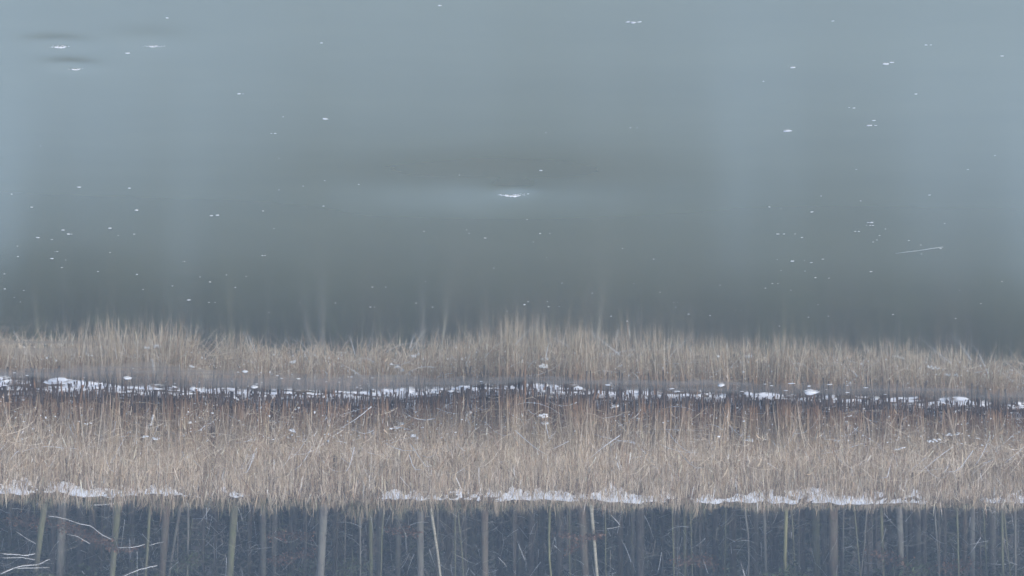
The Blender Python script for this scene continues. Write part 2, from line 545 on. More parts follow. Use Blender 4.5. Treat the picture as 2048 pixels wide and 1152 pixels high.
def reed_block(bag, n, xr, d0, d1, front, lean, rad, hs=1.0):
    X = rng.uniform(-xr, xr, n)
    D = d0 + (d1 - d0) * rng.random(n)
    nc = max(8, n // 14)
    ci = rng.integers(0, nc, n)
    ccx, ccd = rng.uniform(-xr, xr, nc), d0 + (d1 - d0) * rng.random(nc)
    cl = rng.random(n) < 0.6
    X = np.where(cl, ccx[ci] + rng.normal(0, 0.10, n), X)
    D = np.where(cl, np.maximum(ccd[ci] + rng.normal(0, 0.14, n), 0), D)
    ctone = rng.normal(1.0, 0.13, nc)[ci]; cth = rng.uniform(0, 2 * math.pi, nc)[ci]; clean = rng.normal(0, 0.05, nc)[ci]
    Y = REED(X) + D
    tone = np.where(cl, ctone, 1.0) * (0.95 + 0.22 * vnoise(X * 0.7 + 31, Y * 0.6))
    keep = Y < CREST(X) - 0.7
    X, Y, D, tone, cl, cth, clean = X[keep], Y[keep], D[keep], tone[keep], cl[keep], cth[keep], clean[keep]; n = len(X)
    Z = ground_z(X, Y)
    if front:
        H = front_height(X) * rng.uniform(0.72, 1.12, n)
    else:
        H = (1.55 + 0.25 * (vnoise(X * 0.4, Y * 0.4) - 0.5)) * rng.uniform(0.78, 1.08, n)
        H = np.where(D < 5.0, np.minimum(H, front_height(X) * rng.uniform(0.8, 1.08, n)), H)
    tall = rng.random(n) < 0.06
    H = np.where(tall, H * 1.14, H) * hs
    cap = 1.525 + (CREST(X) - 1.0 - Y) * 0.063 + 0.10 * (vnoise(X * 2.1, Y * 0) - 0.5) + rng.normal(0, 0.065, n)
    H = np.maximum(np.minimum(H, cap - Z), 0.08)
    k = 5
    t = np.linspace(0, 1, k)[None, :]
    th = rng.uniform(0, 2 * math.pi, n)
    th = np.where(cl, cth + rng.normal(0, 0.7, n), th)
    L = np.abs(rng.normal(0, lean, n)) + np.where(cl, np.abs(clean), 0)
    bend = L[:, None] * (t ** 1.7)
    P = np.stack([X[:, None] + np.cos(th)[:, None] * bend * H[:, None],
                  Y[:, None] + np.sin(th)[:, None] * bend * H[:, None],
                  Z[:, None] - 0.03 + H[:, None] * t * (1 - 0.25 * (L[:, None] * t) ** 2)], -1)
    r = rng.uniform(0.7, 1.3, n)[:, None] * rad * (1 - 0.78 * t ** 1.5)
    top = pick(TAN, n) * tone[:, None]
    low = pick(BROWN, n) * tone[:, None]
    wet = pick(DARK, n)
    hh = (H[:, None] * t)
    f1 = smooth(0.20, 0.78, hh + rng.normal(0, 0.12, (n, 1)))[..., None]
    f0 = smooth(0.02, 0.14, hh + rng.normal(0, 0.06, (n, 1)))[..., None]
    C = (wet[:, None] * (1 - f0) + low[:, None] * f0) * (1 - f1) + top[:, None] * f1
    V, Q, T, C = strands(P, r, 3, C)
    bag.add(V, Q, T, C)
    return X, Y, Z, H, P

def reed_leaves(bag, X, Y, P, H, per, lo, hi, wid, droop, light=1.0):
    n = len(X)
    idx = rng.integers(0, n, int(n * per)); m = len(idx)
    f = rng.uniform(lo, hi, m)
    k = P.shape[1]
    pos = f * (k - 1); i0 = np.minimum(pos.astype(int), k - 2); fr = (pos - i0)[:, None]
    S = P[idx, i0] * (1 - fr) + P[idx, i0 + 1] * fr
    th = rng.uniform(0, 2 * math.pi, m)
    Ln = rng.uniform(0.28, 0.75, m)
    t = np.linspace(0, 1, 5)[None, :]
    up = rng.uniform(0.3, 1.0, m)[:, None]; dr = np.abs(rng.normal(0, droop, m))[:, None]
    out = Ln[:, None] * (t * (1 - 0.2 * t)) * rng.uniform(0.15, 0.75, m)[:, None]
    Pz = Ln[:, None] * (up * t - dr * t ** 2.2)
    PP = np.stack([S[:, None, 0] + np.cos(th)[:, None] * out, S[:, None, 1] + np.sin(th)[:, None] * out, np.maximum(S[:, None, 2] + Pz, 0.08)], -1)
    side = np.stack([-np.sin(th), np.cos(th), rng.normal(0, 0.5, m)], -1)
    side /= np.linalg.norm(side, axis=1, keepdims=True)
    w = rng.uniform(0.6, 1.3, m)[:, None] * wid * (1 - 0.9 * t)
    c = pick(TAN, m) * light
    pale = rng.random(m) < 0.16
    w[pale] *= 1.5
    c[pale] = np.minimum(c[pale] * 1.4 + 0.05, 0.74)
    brown = f < 0.35
    c[brown] = c[brown] * 0.55 + pick(BROWN, int(brown.sum())) * 0.5
    V, Q, C = ribbons(PP, w, side, c)
    bag.add(V, Q, None, C)

def reed_fallen(bag, n, d0, d1, zlo, zhi, rad, xr=14.0):
    """broken stalks leaning across the others"""
    X = rng.uniform(-xr, xr, n); Y = REED(X) + rng.uniform(d0, d1, n)
    z0 = rng.uniform(zlo, zhi, n)
    th = rng.choice([0, math.pi], n) + rng.normal(0, 0.7, n)
    el = rng.uniform(-0.2, 1.15, n)
    Ln = rng.uniform(0.35, 1.2, n)
    t = np.linspace(0, 1, 5)[None, :]
    cv = rng.normal(0, 0.35, n)[:, None]
    dx = np.cos(th)[:, None] * np.cos(el)[:, None] * Ln[:, None] * t
    dy = np.sin(th)[:, None] * np.cos(el)[:, None] * Ln[:, None] * t
    dz = (np.sin(el)[:, None] * t + cv * t * (1 - t) - np.maximum(cv, 0) * 0.4 * t ** 3) * Ln[:, None]
    P = np.stack([X[:, None] + dx, Y[:, None] + dy, np.clip(z0[:, None] + dz, 0.08, 1.75)], -1)
    r = rng.uniform(0.6, 1.2, n)[:, None] * rad * (1 - 0.75 * t)
    cc = pick(TAN, n) * 1.18
    fz = (rng.random(n) < 0.10) & (vnoise(X * 0.6 + 21, Y * 0.5) > 0.4)
    cc[fz] = (0.72, 0.77, 0.85)
    r[fz] *= 1.5
    V, Q, T, C = strands(P, r, 3, cc)
    bag.add(V, Q, T, C)

bag = Bag()
XR = 16.5
a = reed_block(bag, 4200, XR, 0.0, 2.2, True, 0.13, 0.0105)
reed_leaves(bag, a[0], a[1], a[4], a[3], 3.0, 0.12, 0.95, 0.0105, 0.85)
a = reed_block(bag, 5200, XR, 1.8, 5.0, False, 0.10, 0.010)
reed_leaves(bag, a[0], a[1], a[4], a[3], 2.4, 0.30, 0.98, 0.010, 0.75)
a = reed_block(bag, 10500, XR, 4.6, 17.0, False, 0.07, 0.010, 1.12)
reed_leaves(bag, a[0], a[1], a[4], a[3], 1.8, 0.45, 0.98, 0.010, 0.3)
n = 5200
X = rng.uniform(-XR, XR, n); Y = CREST(X) - rng.uniform(0.05, 1.6, n)
H = rng.uniform(0.06, 0.36, n) * (0.5 + vnoise(X * 1.7, Y * 0 + 4))
t = np.linspace(0, 1, 3)[None, :]
ln = rng.normal(0, 0.16, (n, 2))
P = np.stack([X[:, None] + ln[:, :1] * t * H[:, None], Y[:, None] + ln[:, 1:] * t * H[:, None], ground_z(X, Y)[:, None] - 0.02 + H[:, None] * t], -1)
V, Q, T, C = strands(P, rng.uniform(0.006, 0.011, n)[:, None] * (1 - 0.7 * t), 3, pick(TAN, n) * 0.9)
bag.add(V, Q, T, C)
reed_fallen(bag, 2100, 0.0, 2.2, 0.2, 1.2, 0.009)
reed_fallen(bag, 900, 1.5, 6.0, 0.8, 1.5, 0.0085)
# bases of cut stalks, too thin and too many to pick apart
n = 2700
X = rng.uniform(-XR, XR, n); Y = SHORE(X) - 0.5 + (REED(X) - SHORE(X) + 1.3) * rng.random(n) ** 0.8
H = rng.uniform(0.04, 0.22, n) * (0.5 + 0.9 * vnoise(X * 1.3, Y))
Zg = np.maximum(ground_z(X, Y), -0.01)
t = np.linspace(0, 1, 2)[None, :]
ln = rng.normal(0, 0.07, (n, 2))
P = np.stack([X[:, None] + ln[:, :1] * t * H[:, None], Y[:, None] + ln[:, 1:] * t * H[:, None], Zg[:, None] - 0.04 + (H[:, None] + 0.04) * t], -1)
V, Q, T, C = strands(P, rng.uniform(0.008, 0.017, n)[:, None] * np.ones((1, 2)), 3, pick(DARK, n) * rng.uniform(0.7, 1.5, (n, 1)))
stub_bag = Bag(); stub_bag.add(V, Q, T, C)
tag(obj('reed_stubble', stub_bag.mesh('reed_stubble'), M['tint']), 'dense dark stubble of cut reed bases along the ice edge', 'stubble', kind='stuff')
tag(obj('reed_bed', bag.mesh('reed_bed'), M['tint']), 'dense tan bed of dry winter reeds along the shore', 'reeds', kind='stuff')

# single stubs that stand out: 300, copies of a few shapes
stub_meshes = []
for k in range(6):
    rr = random.Random(k)
    b = Bag()
    h = 1.0
    pts = np.array([[0, 0, -0.12], [rr.uniform(-.04, .04), 0, 0.4], [rr.uniform(-.08, .08), rr.uniform(-.05, .05), h]])
    V, Q, T, _ = strands(pts[None], np.array([[0.5, 0.47, 0.40]]) * np.array([[1, 1, 1]]) * 0.08, 6)
    # ragged, slanted cut
    V[-6:, 2] += np.array([rr.uniform(-0.10, 0.08) for _ in range(6)])
    b.add(V, Q, T)
    stub_meshes.append((b.mesh('reed_stub'), None))
stub_spots = []
big = [(273, 790, 34, 9), (283, 790, 30, 7), (222, 786, 30, 6), (232, 785, 33, 5), (105, 770, 26, 6), (70, 778, 32, 7), (82, 776, 34, 6),
       (340, 790, 24, 6), (352, 792, 22, 6), (205, 781, 26, 5), (163, 776, 24, 5), (10, 772, 30, 7), (432, 795, 30, 5),
       (630, 795, 26, 6), (780, 800, 28, 5), (843, 795, 22, 6), (935, 785, 26, 6), (1186, 800, 26, 5), (1214, 812, 26, 6),
       (1594, 810, 20, 5), (1738, 812, 22, 6), (1797, 818, 22, 6), (1838, 818, 26, 8), (1874, 815, 24, 7), (1910, 818, 26, 5)]
for (px, py, hp, wp) in big:
    p = on_z(px, py, 0.04)
    stub_spots.append((p[0], p[1], hp * p[1] / F, wp * p[1] / F, 1 if px in (1838, 1910, 1024) else 0))
while len(stub_spots) < 295:
    px = random.uniform(-20, 2068)
    x = -(px - 1024) / F * 80
    s, r_ = float(SHORE(x)), float(REED(x))
    y = s - 0.6 + (r_ - s + 0.4) * random.random()
    stub_spots.append((x, y, random.uniform(0.14, 0.40) * random.choice([0.7, 1, 1, 1.25]), random.uniform(0.026, 0.062), 1 if random.random() < 0.12 else 0))
brown_meshes = []
for me, _ in stub_meshes:
    c = me.copy(); c.materials.append(M['stub_brown']); brown_meshes.append(c)
for k, (x, y, h, w, br) in enumerate(stub_spots):
    me = brown_meshes[k % 6] if br else stub_meshes[k % 6][0]
    o = obj('reed_stub', me, M['stub'])
    o.location = (x, y, max(float(ground_z(x, y)), -0.005))
    o.scale = (w / 0.08, w / 0.08, h)
    o.rotation_euler = (random.gauss(0, 0.05), random.gauss(0, 0.06), random.uniform(0, 6.28))
    tag(o, 'rusty brown broken reed stub standing at the snowy ice edge' if br else 'dark wet broken reed stub standing at the snowy ice edge',
        'reed stub', 'rusty reed stubs along the ice edge' if br else 'dark reed stubs along the ice edge')

# pale stalks that stand out in front of the bed
def straw_stalk(pxs, y, r, label):
    pts = np.array([on_y(px, py, y) for px, py in pxs])
    k = len(pts)
    t = np.linspace(0, 1, k)
    base = pts[0].copy()
    o = obj('bent_reed_stalk', tube_mesh('bent_reed_stalk', pts - base, r * (1 - 0.6 * t), 5), M['straw'])
    o.location = base
    tag(o, label, 'reed stalk')
yb = 80.6
straw_stalk([(1133, 787), (1118, 800), (1085, 812), (1060, 824), (1040, 838)], 81.0, 0.012, 'long straw coloured reed stalk leaning low across the middle of the bed')
straw_stalk([(1100, 795), (1080, 808), (1062, 818), (1030, 832), (1015, 838)], 81.2, 0.011, 'second long straw stalk leaning beside the first in mid bed')
straw_stalk([(120, 783), (108, 795), (92, 805), (80, 813)], 80.8, 0.012, 'yellow straw stalk leaning over brown reeds near the left edge')
straw_stalk([(545, 805), (560, 822), (575, 838), (582, 850)], 81.4, 0.010, 'thin straw stalk leaning to the right left of centre')

# cattails: dark seed heads above the bed
for k, (px, py, hp) in enumerate([(1265, 925, 13), (1321, 917, 14), (1470, 935, 12), (1825, 951, 15), (1894, 917, 9), (1910, 919, 8), (32, 880, 18), (696, 962, 10), (233, 905, 10), (1000, 900, 11)]):
    d = 85.5 + (py - 900) * 0.06
    top = on_y(px, py + hp / 2, d); 
    hl = hp * d / F
    gz = float(ground_z(top[0], d))
    root = empty('cattail', (top[0], d, gz))
    st = np.array([[0.02, 0, -0.03], [0.01, 0, (top[2] - gz) * 0.5], [0, 0, top[2] - gz - hl]])
    obj('stem', tube_mesh('stem', st, [0.008, 0.007, 0.006], 5), M['straw'], root)
    z1 = top[2] - gz - hl
    hd = np.array([[0, 0, z1], [0, 0, z1 + 0.06 * hl], [0, 0, z1 + hl * 0.5], [0, 0, z1 + hl * 0.93], [0, 0, z1 + hl]])
    obj('seed_head', tube_mesh('seed_head', hd, [0.008, 0.019, 0.021, 0.019, 0.006], 8), M['seed'], root)
    obj('spike', tube_mesh('spike', [[0, 0, z1 + hl - 0.005], [0.004, 0, z1 + hl + 0.12]], [0.004, 0.002], 4), M['straw'], root)
    where = ['first dark cattail right of the reed bed centre', 'second dark cattail right of the reed bed centre', 'dark cattail between the centre and the right third of the reeds',
             'largest dark cattail in the right part of the reeds', 'left one of a close cattail pair at far right', 'right one of a close cattail pair at far right',
             'slim cattail at the left edge of the reeds', 'lone cattail left of centre near the far snow', 'cattail in the left part of the reeds', 'cattail in the very middle of the reed bed'][k]
    tag(root, where, 'cattail', 'cattails standing in the reed bed')

# ------------------------------------------------------------------ snow
lumps = [lump_mesh('snow_lump', k, 0.30, 0.5, 2, 1.0 + 0.25 * (k % 3)) for k in range(8)]
for l in lumps: l.materials.append(M['snow'])

def lump(name, loc, w, h=1.0, dpt=1.0, label=None, cat='snow clump', group=None, k=None):
    me = lumps[random.randrange(8) if k is None else k]
    o = obj(name, me, None)
    o.location = loc
    o.scale = (w, w * dpt, w * h)
    o.rotation_euler = (0, 0, random.uniform(-0.6, 0.6))
    tag(o, label, cat, group)
    return o

CRUMBS = [(334,36,7),(255,107,8),(478,188,7),(486,188,4),(1082,348,9),(919,359,4),(1054,440,4),(848,463,4),(873,475,3),(933,460,3),(938,467,3),
 (970,476,5),(1080,467,5),(1100,467,3),(1067,484,3),(1245,497,3),(1093,515,3),(1261,256,4),(1274,256,3),(1092,266,3),(815,275,3),(1586,135,11),
 (1852,90,6),(1862,90,5),(2004,112,6),(1832,188,7),(1698,215,4),(1708,216,8),(1748,241,9),(1739,251,8),(1751,251,6),(1666,42,6),(1527,163,5),
 (879,11,8),(643,86,7),(566,234,4),(543,267,5),(550,267,6),(81,292,3),(558,317,3),(649,364,4),(717,373,4),(606,374,3),(558,381,3),
 (1990,311,4),(1713,339,4),(1936,339,4),(1859,390,6),(1721,402,4),(1642,392,4),(1539,414,5),(1562,418,3),(1624,424,6),(1743,445,8),(1737,445,5),
 (1733,451,3),(1740,451,4),(1746,451,4),(1710,463,5),(1718,463,5),(1771,458,4),(1556,468,5),(1568,468,5),(1590,468,4),(1604,475,4),(1889,447,4),
 (1759,471,4),(1754,480,4),(1746,484,4),(1818,481,4),(1881,497,6),(1842,490,3),(1555,519,3),(1585,522,7),(1609,521,3),(1623,525,5),(1646,518,4),
 (1610,542,4),(1562,541,3),(1631,555,5),(1742,543,6),(1658,556,4),(1545,567,4),(1556,567,3),(1582,580,3),(2004,563,4),(1919,580,3),(1843,508,3),
 (158,374,8),(259,376,6),(23,388,5),(63,414,6),(273,420,9),(423,431,6),(435,430,9),(220,456,8),(126,460,6),(137,468,6),(143,468,4),(75,475,8),
 (104,479,4),(236,471,3),(268,468,4),(35,492,4),(115,503,5),(110,503,3),(36,513,4),(131,520,4),(220,505,4),(124,535,4),(369,523,4),
 (365,523,3),(196,543,4),(274,549,5),(9,548,4),(10,578,6),(48,581,4),(286,579,4),(345,572,4),(400,554,4),(420,564,5),(453,550,4),(471,575,4),
 (492,553,4),(525,511,5),(530,511,4),(526,422,5),(548,457,3),(647,413,4),(29,595,3),(41,604,3),(378,600,6),(418,605,4),(430,605,3),(538,625,3),(599,605,3),
 (671,606,4),(741,614,5),(749,614,3),(832,606,4),(865,614,4),(851,563,3),(745,574,4),(771,574,4),(867,538,3),(909,529,3),(988,536,3),(1124,566,3),
 (1056,603,4),(1049,609,6),(1014,622,3),(1095,603,3),(1097,613,4),(1118,613,3),(1222,632,4),(1254,642,4),(1184,586,4),(1307,518,4),(1320,584,4),
 (1348,605,3),(1355,604,3),(1352,614,3),(1377,628,5),(1470,620,3),(1482,620,3),(1531,576,4),(1559,652,4),(1617,634,4),(1636,609,3),
 (1657,632,4),(1786,629,4),(1911,637,4),(1962,607,4),(1420,631,5),(1440,570,3),(1268,567,3)]
for (px, py, w) in CRUMBS:
    p = on_z(px, py)
    wm = w * p[1] / F * random.uniform(0.75, 1.0)
    near = py < 330
    z = float(ice_z(p[0], p[1])) - 0.002
    if near:
        lab, gp = 'flat white snow crumb lying far out on the bare grey ice', 'snow crumbs out on the open ice'
    else:
        lab, gp = 'small white snow crumb on the ice near the reed reflections', 'snow crumbs on the ice near the reeds'
    lump('snow_crumb', (p[0], p[1], z), wm, 0.6, random.uniform(1.0, 1.8), lab, 'snow crumb', gp)
for (px, py, w, lab) in [(650, 238, 13, 'bright oval snow clump alone on the upper left ice'), (1575, 262, 17, 'ragged wavy snow clump on the upper right ice'),
                         (1772, 128, 14, 'larger half of a double snow clump at the upper right'), (1783, 125, 10, 'smaller half of a double snow clump at the upper right'),
                         (1256, 44, 10, 'left of three snow clumps in a row at the top'), (1267, 45, 13, 'middle of three snow clumps in a row at the top'),
                         (1279, 44, 9, 'right of three snow clumps in a row at the top'), (104, 517, 9, 'round bright snow clump near the left edge of the ice')]:
    p = on_z(px, py)
    lump('snow_clump', (p[0], p[1], float(ice_z(p[0], p[1])) - 0.003), w * p[1] / F * 0.85, 0.5, 1.5, lab)

# lumps on the young ice by the shore
for (px, py, w, lab) in [(508, 774, 11, 'round white snow ball on the ice edge left of centre'), (1622, 784, 22, 'large white snow mound on the ice edge in the right half'),
                         (1618, 772, 7, 'small snow ball just in front of the large mound'), (1442, 770, 13, 'flat snow patch on the ice edge right of centre'),
                         (490, 743, 9, 'thin snow streak on the shore ice left of centre'), (255, 756, 13, 'long thin snow streak on the shore ice at the left')]:
    p = on_z(px, py)
    lump('snow_mound', (p[0], p[1], -0.004), w * p[1] / F, 0.5 if w > 15 and py < 775 else 0.9, 1.5, lab, 'snow mound')
for k in range(90):
    px = random.uniform(0, 2048)
    x = -(px - 1024) / F * 78
    f, s = float(FROST(x)), float(SHORE(x))
    y = random.uniform(f, s)
    w = random.choice([3, 3, 3, 4, 5, 6]) * y / F
    if 1180 < px < 1750 and random.random() < 0.6: w *= 1.7
    lump('snow_crumb', (x, y, -0.002), w, 0.4, random.uniform(1.0, 2.6), 'white snow speck on the dull young ice beside the stubs', 'snow crumb', 'snow specks on the young shore ice')

# snow lying between the stubs and caught among the bent reeds
def snow_mass(name, spots, label):
    b = Bag()
    for (loc, sx, sy, sz, rz) in spots:
        me = lumps[random.randrange(8)]
        v = np.empty(len(me.vertices) * 3); me.vertices.foreach_get('co', v); v = v.reshape(-1, 3)
        c, s = math.cos(rz), math.sin(rz)
        v = v * (sx, sy, sz)
        v = np.stack([v[:, 0] * c - v[:, 1] * s, v[:, 0] * s + v[:, 1] * c, v[:, 2]], 1) + loc
        t = np.array([p.vertices[:] for p in me.polygons])
        b.add(v, None, t)
    return tag(obj(name, b.mesh(name, True), M['snow']), label, 'snow', kind='stuff')
spots = []
for k in range(150):
    x = random.uniform(-15, 15)
    s, r_ = float(SHORE(x)), float(REED(x))
    y = s + (r_ - s + 0.6) * random.random() ** 1.1 + 0.1
    if vnoise(x * 0.5 + 11, y * 0.3) < 0.36: continue
    w = random.uniform(0.08, 0.32)
    spots.append(((x, y, float(ground_z(x, y)) - 0.01), w, w * random.uniform(0.7, 1.4), random.uniform(0.06, 0.18), random.uniform(0, 6)))
snow_mass('shore_snow', spots, 'snow lying in lumps between the reed stubs')
spots = []
for k in range(3600):
    x = random.uniform(-15, 15)
    d = random.uniform(-0.1, 3.6)
    if vnoise(x * 0.55 + 21, d * 0.8) + 0.3 * vnoise(x * 3.1, d * 2) + 0.2 * random.random() < 0.60: continue
    y = float(REED(x)) + d - 0.1
    z = 0.12 + random.random() * 0.95
    w = random.uniform(0.010, 0.030)
    if random.random() < 0.10: w *= 1.9
    spots.append(((x, y, z), w * random.uniform(0.6, 2.4), w, w * random.uniform(1.2, 3.6), random.uniform(0, 6)))
snow_mass('snow_on_reeds', spots, 'small clots of snow caught on the bent reeds')

# larger clots of snow in the reeds
for (px, py, w, h, lab) in [(304, 840, 11, 26, 'tall snow clot hanging in the reeds at the left'), (312, 876, 14, 7, 'forked snow clot below the tall one at the left'),
                            (292, 872, 12, 6, 'slanting snow clot beside the forked one'), (800, 850, 22, 12, 'broad snow clot among reeds left of centre'),
                            (830, 872, 14, 9, 'small snow clot among reeds left of centre'), (1085, 830, 20, 12, 'snow clot in bent reeds right of centre'),
                            (1090, 845, 12, 8, 'lesser snow clot under the one right of centre'), (1905, 868, 30, 9, 'long snow clot on bent reeds at the right'),
                            (1870, 880, 28, 8, 'slanting snow clot on bent reeds at the right'), (1800, 897, 26, 7, 'low snow clot deep in the reeds at the right'),
                            (1500, 880, 16, 8, 'snow clot in the reeds of the right half'), (1230, 810, 18, 10, 'snow clot at the foot of the reeds right of centre'),
                            (585, 860, 12, 8, 'snow clot in the reeds left of the middle')]:
    y = float(REED(on_y(px, py, 82)[0])) + 0.4
    p = on_y(px, py, y)
    bb = Bag()
    wm, hm_ = w * y / F, h * y / F
    tilt = random.choice([-1, 1]) * random.uniform(0.2, 0.7)
    for q_ in range(11):
        me = lumps[random.randrange(8)]
        v = np.empty(len(me.vertices) * 3); me.vertices.foreach_get('co', v); v = v.reshape(-1, 3)
        u_ = (q_ / 10 - 0.5) * 0.8; s1 = random.uniform(0.14, 0.26) * min(wm, hm_ * 1.6) + 0.009
        big_ = (wm if wm > hm_ else hm_ * tilt) * u_
        lift = hm_ * (u_ if hm_ > wm else u_ * tilt + random.uniform(-0.3, 0.3))
        v = v * (s1 * random.uniform(0.7, 1.8), s1, s1 * random.uniform(1.2, 3.0)) + (big_, random.uniform(-0.04, 0.04), lift)
        bb.add(v, None, np.array([f_.vertices[:] for f_ in me.polygons]))
    o = obj('snow_clot', bb.mesh('snow_clot', True), M['snow'])
    o.location = tuple(p)
    tag(o, lab, 'snow clot')

# snow along the foot and crown of the bank
def bank_snow(px0, px1, lab, thick=1.0):
    a0 = on_y(px0, 1000, 96)[0]; a1 = on_y(px1, 1000, 96)[0]
    lo, hi = min(a0, a1), max(a0, a1)
    xs_ = np.linspace(lo, hi, max(20, int((hi - lo) / 0.07)))
    ts = np.linspace(0, 1, 16)
    X, T = np.meshgrid(xs_, ts)
    c = CREST(X)
    e = smooth(0, 1.6, X - lo) * smooth(0, 1.6, hi - X)
    w0 = -0.7 - 0.7 * vnoise(X * 1.9 + px0, X * 0 + 1.0) - 0.5 * vnoise(X * 6.0, X * 0 + 5)
    w1 = -0.45 + 0.5 * vnoise(X * 0.8, X * 0 + 3.3) + 0.35 * vnoise(X * 3.7, X * 0 + 1.3)
    mid = (w0 + w1) / 2
    Y = c + w1 + (w0 - w1) * (1 - T) * (0.05 + 0.95 * e)
    edge = np.sin(np.pi * T) ** 0.5 * e
    Z = ground_z(X, Y) - 0.03 + 0.6 * thick * edge * (0.06 + 0.05 * (vnoise(X * 2.1, Y * 2.3) - 0.45) + 0.03 * (vnoise(X * 9, Y * 5) - 0.5))
    nx = len(xs_)
    i = np.arange(15)[:, None]; j = np.arange(nx - 1)[None, :]
    q = i * nx + j
    Q = np.stack([q, q + 1, q + nx + 1, q + nx], -1).reshape(-1, 4)
    o = obj('snow_drift', mesh_np('snow_drift', np.stack([X, Y, Z], -1).reshape(-1, 3), Q, None, True), M['snow'])
    tag(o, lab, 'snow drift', 'snow drifts along the far bank')
bank_snow(-160, 400, 'bright snow drift on the bank at the far left')
bank_snow(210, 570, 'thin snow drift on the bank beside the far left one', 0.8)
bank_snow(690, 1150, 'snow drift on the bank left of the middle', 0.9)
bank_snow(920, 1420, 'widest bright snow drift on the middle of the bank', 1.2)
bank_snow(1320, 1850, 'long snow drift on the bank right of the middle', 1.1)
bank_snow(1680, 1960, 'short snow drift on the bank towards the right')
bank_snow(1900, 2210, 'snow drift on the bank at the far right edge')

# broken snow-covered stalks lying over the ice edge
def snowy_stick(pxs, y, r, label, name='snowy_stalk', cat='stalk', bark_m='stub', snow_r=1.25, twigs=False):
    pts = np.array([on_y(px, py, y) for px, py in pxs])
    base = pts[0].copy()
    t = np.linspace(0, 1, len(pts))
    root = empty(name, base)
    q = pts - base
    obj('wood', tube_mesh('wood', q, r * (1 - 0.4 * t), 6), M[bark_m], root)
    s = q.copy(); s[:, 2] += r * 0.85; s[:, 1] -= r * 0.25
    if twigs:
        n_ = 16
        tq = rng.random(n_)
        S0 = np.stack([np.interp(tq, t, q[:, k]) for k in range(3)], 1)
        ax = q[-1] - q[0]; ax = ax / np.linalg.norm(ax)
        dr = ax[None] * rng.uniform(0.2, 1.0, (n_, 1)) + rng.normal(0, 0.6, (n_, 3))
        ln_ = rng.uniform(0.12, 0.5, n_)[:, None, None]
        P2 = S0[:, None] + dr[:, None] * ln_ * np.linspace(0, 1, 3)[None, :, None] + rng.normal(0, 0.02, (n_, 3, 3)) * np.array([0, 1, 1])[None, :, None]
        V, Q, T, _ = strands(P2, 0.3 * r * np.ones((n_, 1)) * np.array([[1, 0.8, 0.4]]), 3)
        bb = Bag(); bb.add(V, Q, T)
        w_ = obj('twigs', bb.mesh('twigs'), M['dead_twig'], root); w_['kind'] = 'stuff'
    # uneven cap of snow along the top
    m = 3 * len(pts)
    tt = np.linspace(0, 1, m)
    S = np.stack([np.interp(tt, t, s[:, k]) for k in range(3)], 1)
    S[:, 2] += np.array([random.uniform(-0.5, 0.25) * r for _ in range(m)])
    obj('snow', tube_mesh('snow', S, [r * snow_r * random.uniform(0.75, 1.15) * (0.4 if k in (0, m - 1) else 1) for k in range(m)], 6), M['snow'], root)
    tag(root, label, cat)
sh = 79.6
for pts, r, lab in [([(448, 777), (460, 786), (480, 799)], 0.032, 'thick snow covered stalk slanting over the ice edge left of centre'),
                    ([(480, 797), (488, 788), (496, 782)], 0.014, 'thin snowy stalk rising from the thick one left of centre'),
                    ([(184, 761), (190, 769), (197, 777)], 0.016, 'short snowy stalk at the ice edge left'),
                    ([(93, 765), (98, 770), (104, 774)], 0.020, 'short thick snowy stalk near the left edge'),
                    ([(1106, 774), (1115, 771), (1125, 767)], 0.020, 'white broken stalk at the ice edge right of centre'),
                    ([(1189, 791), (1204, 782), (1219, 774)], 0.018, 'white stalk slanting up right of centre'),
                    ([(1088, 763), (1089, 768), (1090, 770)], 0.014, 'tiny hooked snowy stalk at the ice edge by the middle'),
                    ([(686, 795), (696, 788), (705, 784)], 0.016, 'snowy stalk at the ice edge left of the middle'),
                    ([(1228, 786), (1245, 789), (1260, 785)], 0.026, 'flat snow covered stalk lying by the stubs right of centre'),
                    ([(320, 778), (326, 777), (333, 778)], 0.022, 'snow capped stalk lying between stubs at the left')]:
    snowy_stick(pts, float(SHORE(on_z(pts[0][0], pts[0][1])[0])) + 1.2, r, lab)

# holes in the ice with their sky glint shaped in white, and the long pale crack
def ice_hole(px, py, w, lab, n=9):
    p = on_z(px, py)
    for _ in range(6):
        p = on_z(px, py, float(ice_z(p[0], p[1])))
    root = empty('ice_hole', tuple(p))
    wm = w * p[1] / F
    b = Bag()
    m = 18
    ang = np.linspace(0.05 * math.pi, 0.95 * math.pi, m)
    rr = 1 + 0.12 * np.array([random.uniform(-1, 1) for _ in range(m)])
    ctr = np.stack([np.cos(ang) * wm * 0.5 * rr, np.sin(ang) * wm * 0.35 * rr, 0 * ang + 0.004], 1)
    V, Q, _, _ = strands(ctr[None], (np.sin(ang) ** 0.8 * np.array([random.uniform(0.5, 1.2) for _ in ang]) * wm * 0.15 + 0.003)[None], 6)
    V[:, 2] = V[:, 2] * 0.5
    b.add(V, Q)
    obj('glint_rim', b.mesh('glint_rim', True), M['snow'], root)
    gb = Bag()
    for q_ in range(110):
        me = lumps[q_ % 8]
        v = np.empty(len(me.vertices) * 3); me.vertices.foreach_get('co', v); v = v.reshape(-1, 3)
        s1 = random.uniform(0.008, 0.024) * wm / 0.2
        v = v * (s1 * 1.5, s1 * 1.2, s1 * 0.5) + (random.gauss(-0.35, 0.8) * wm, random.gauss(0.25, 0.32) * wm, 0.001)
        gb.add(v, None, np.array([f_.vertices[:] for f_ in me.polygons]))
    gr = obj('glint_grains', gb.mesh('glint_grains', True), M['snow'], root); gr['kind'] = 'stuff'
    tag(root, lab, 'ice hole', 'small refrozen holes in the ice')
ice_hole(1025, 390, 30, 'refrozen hole with a modelled white glint in the middle of the ice')
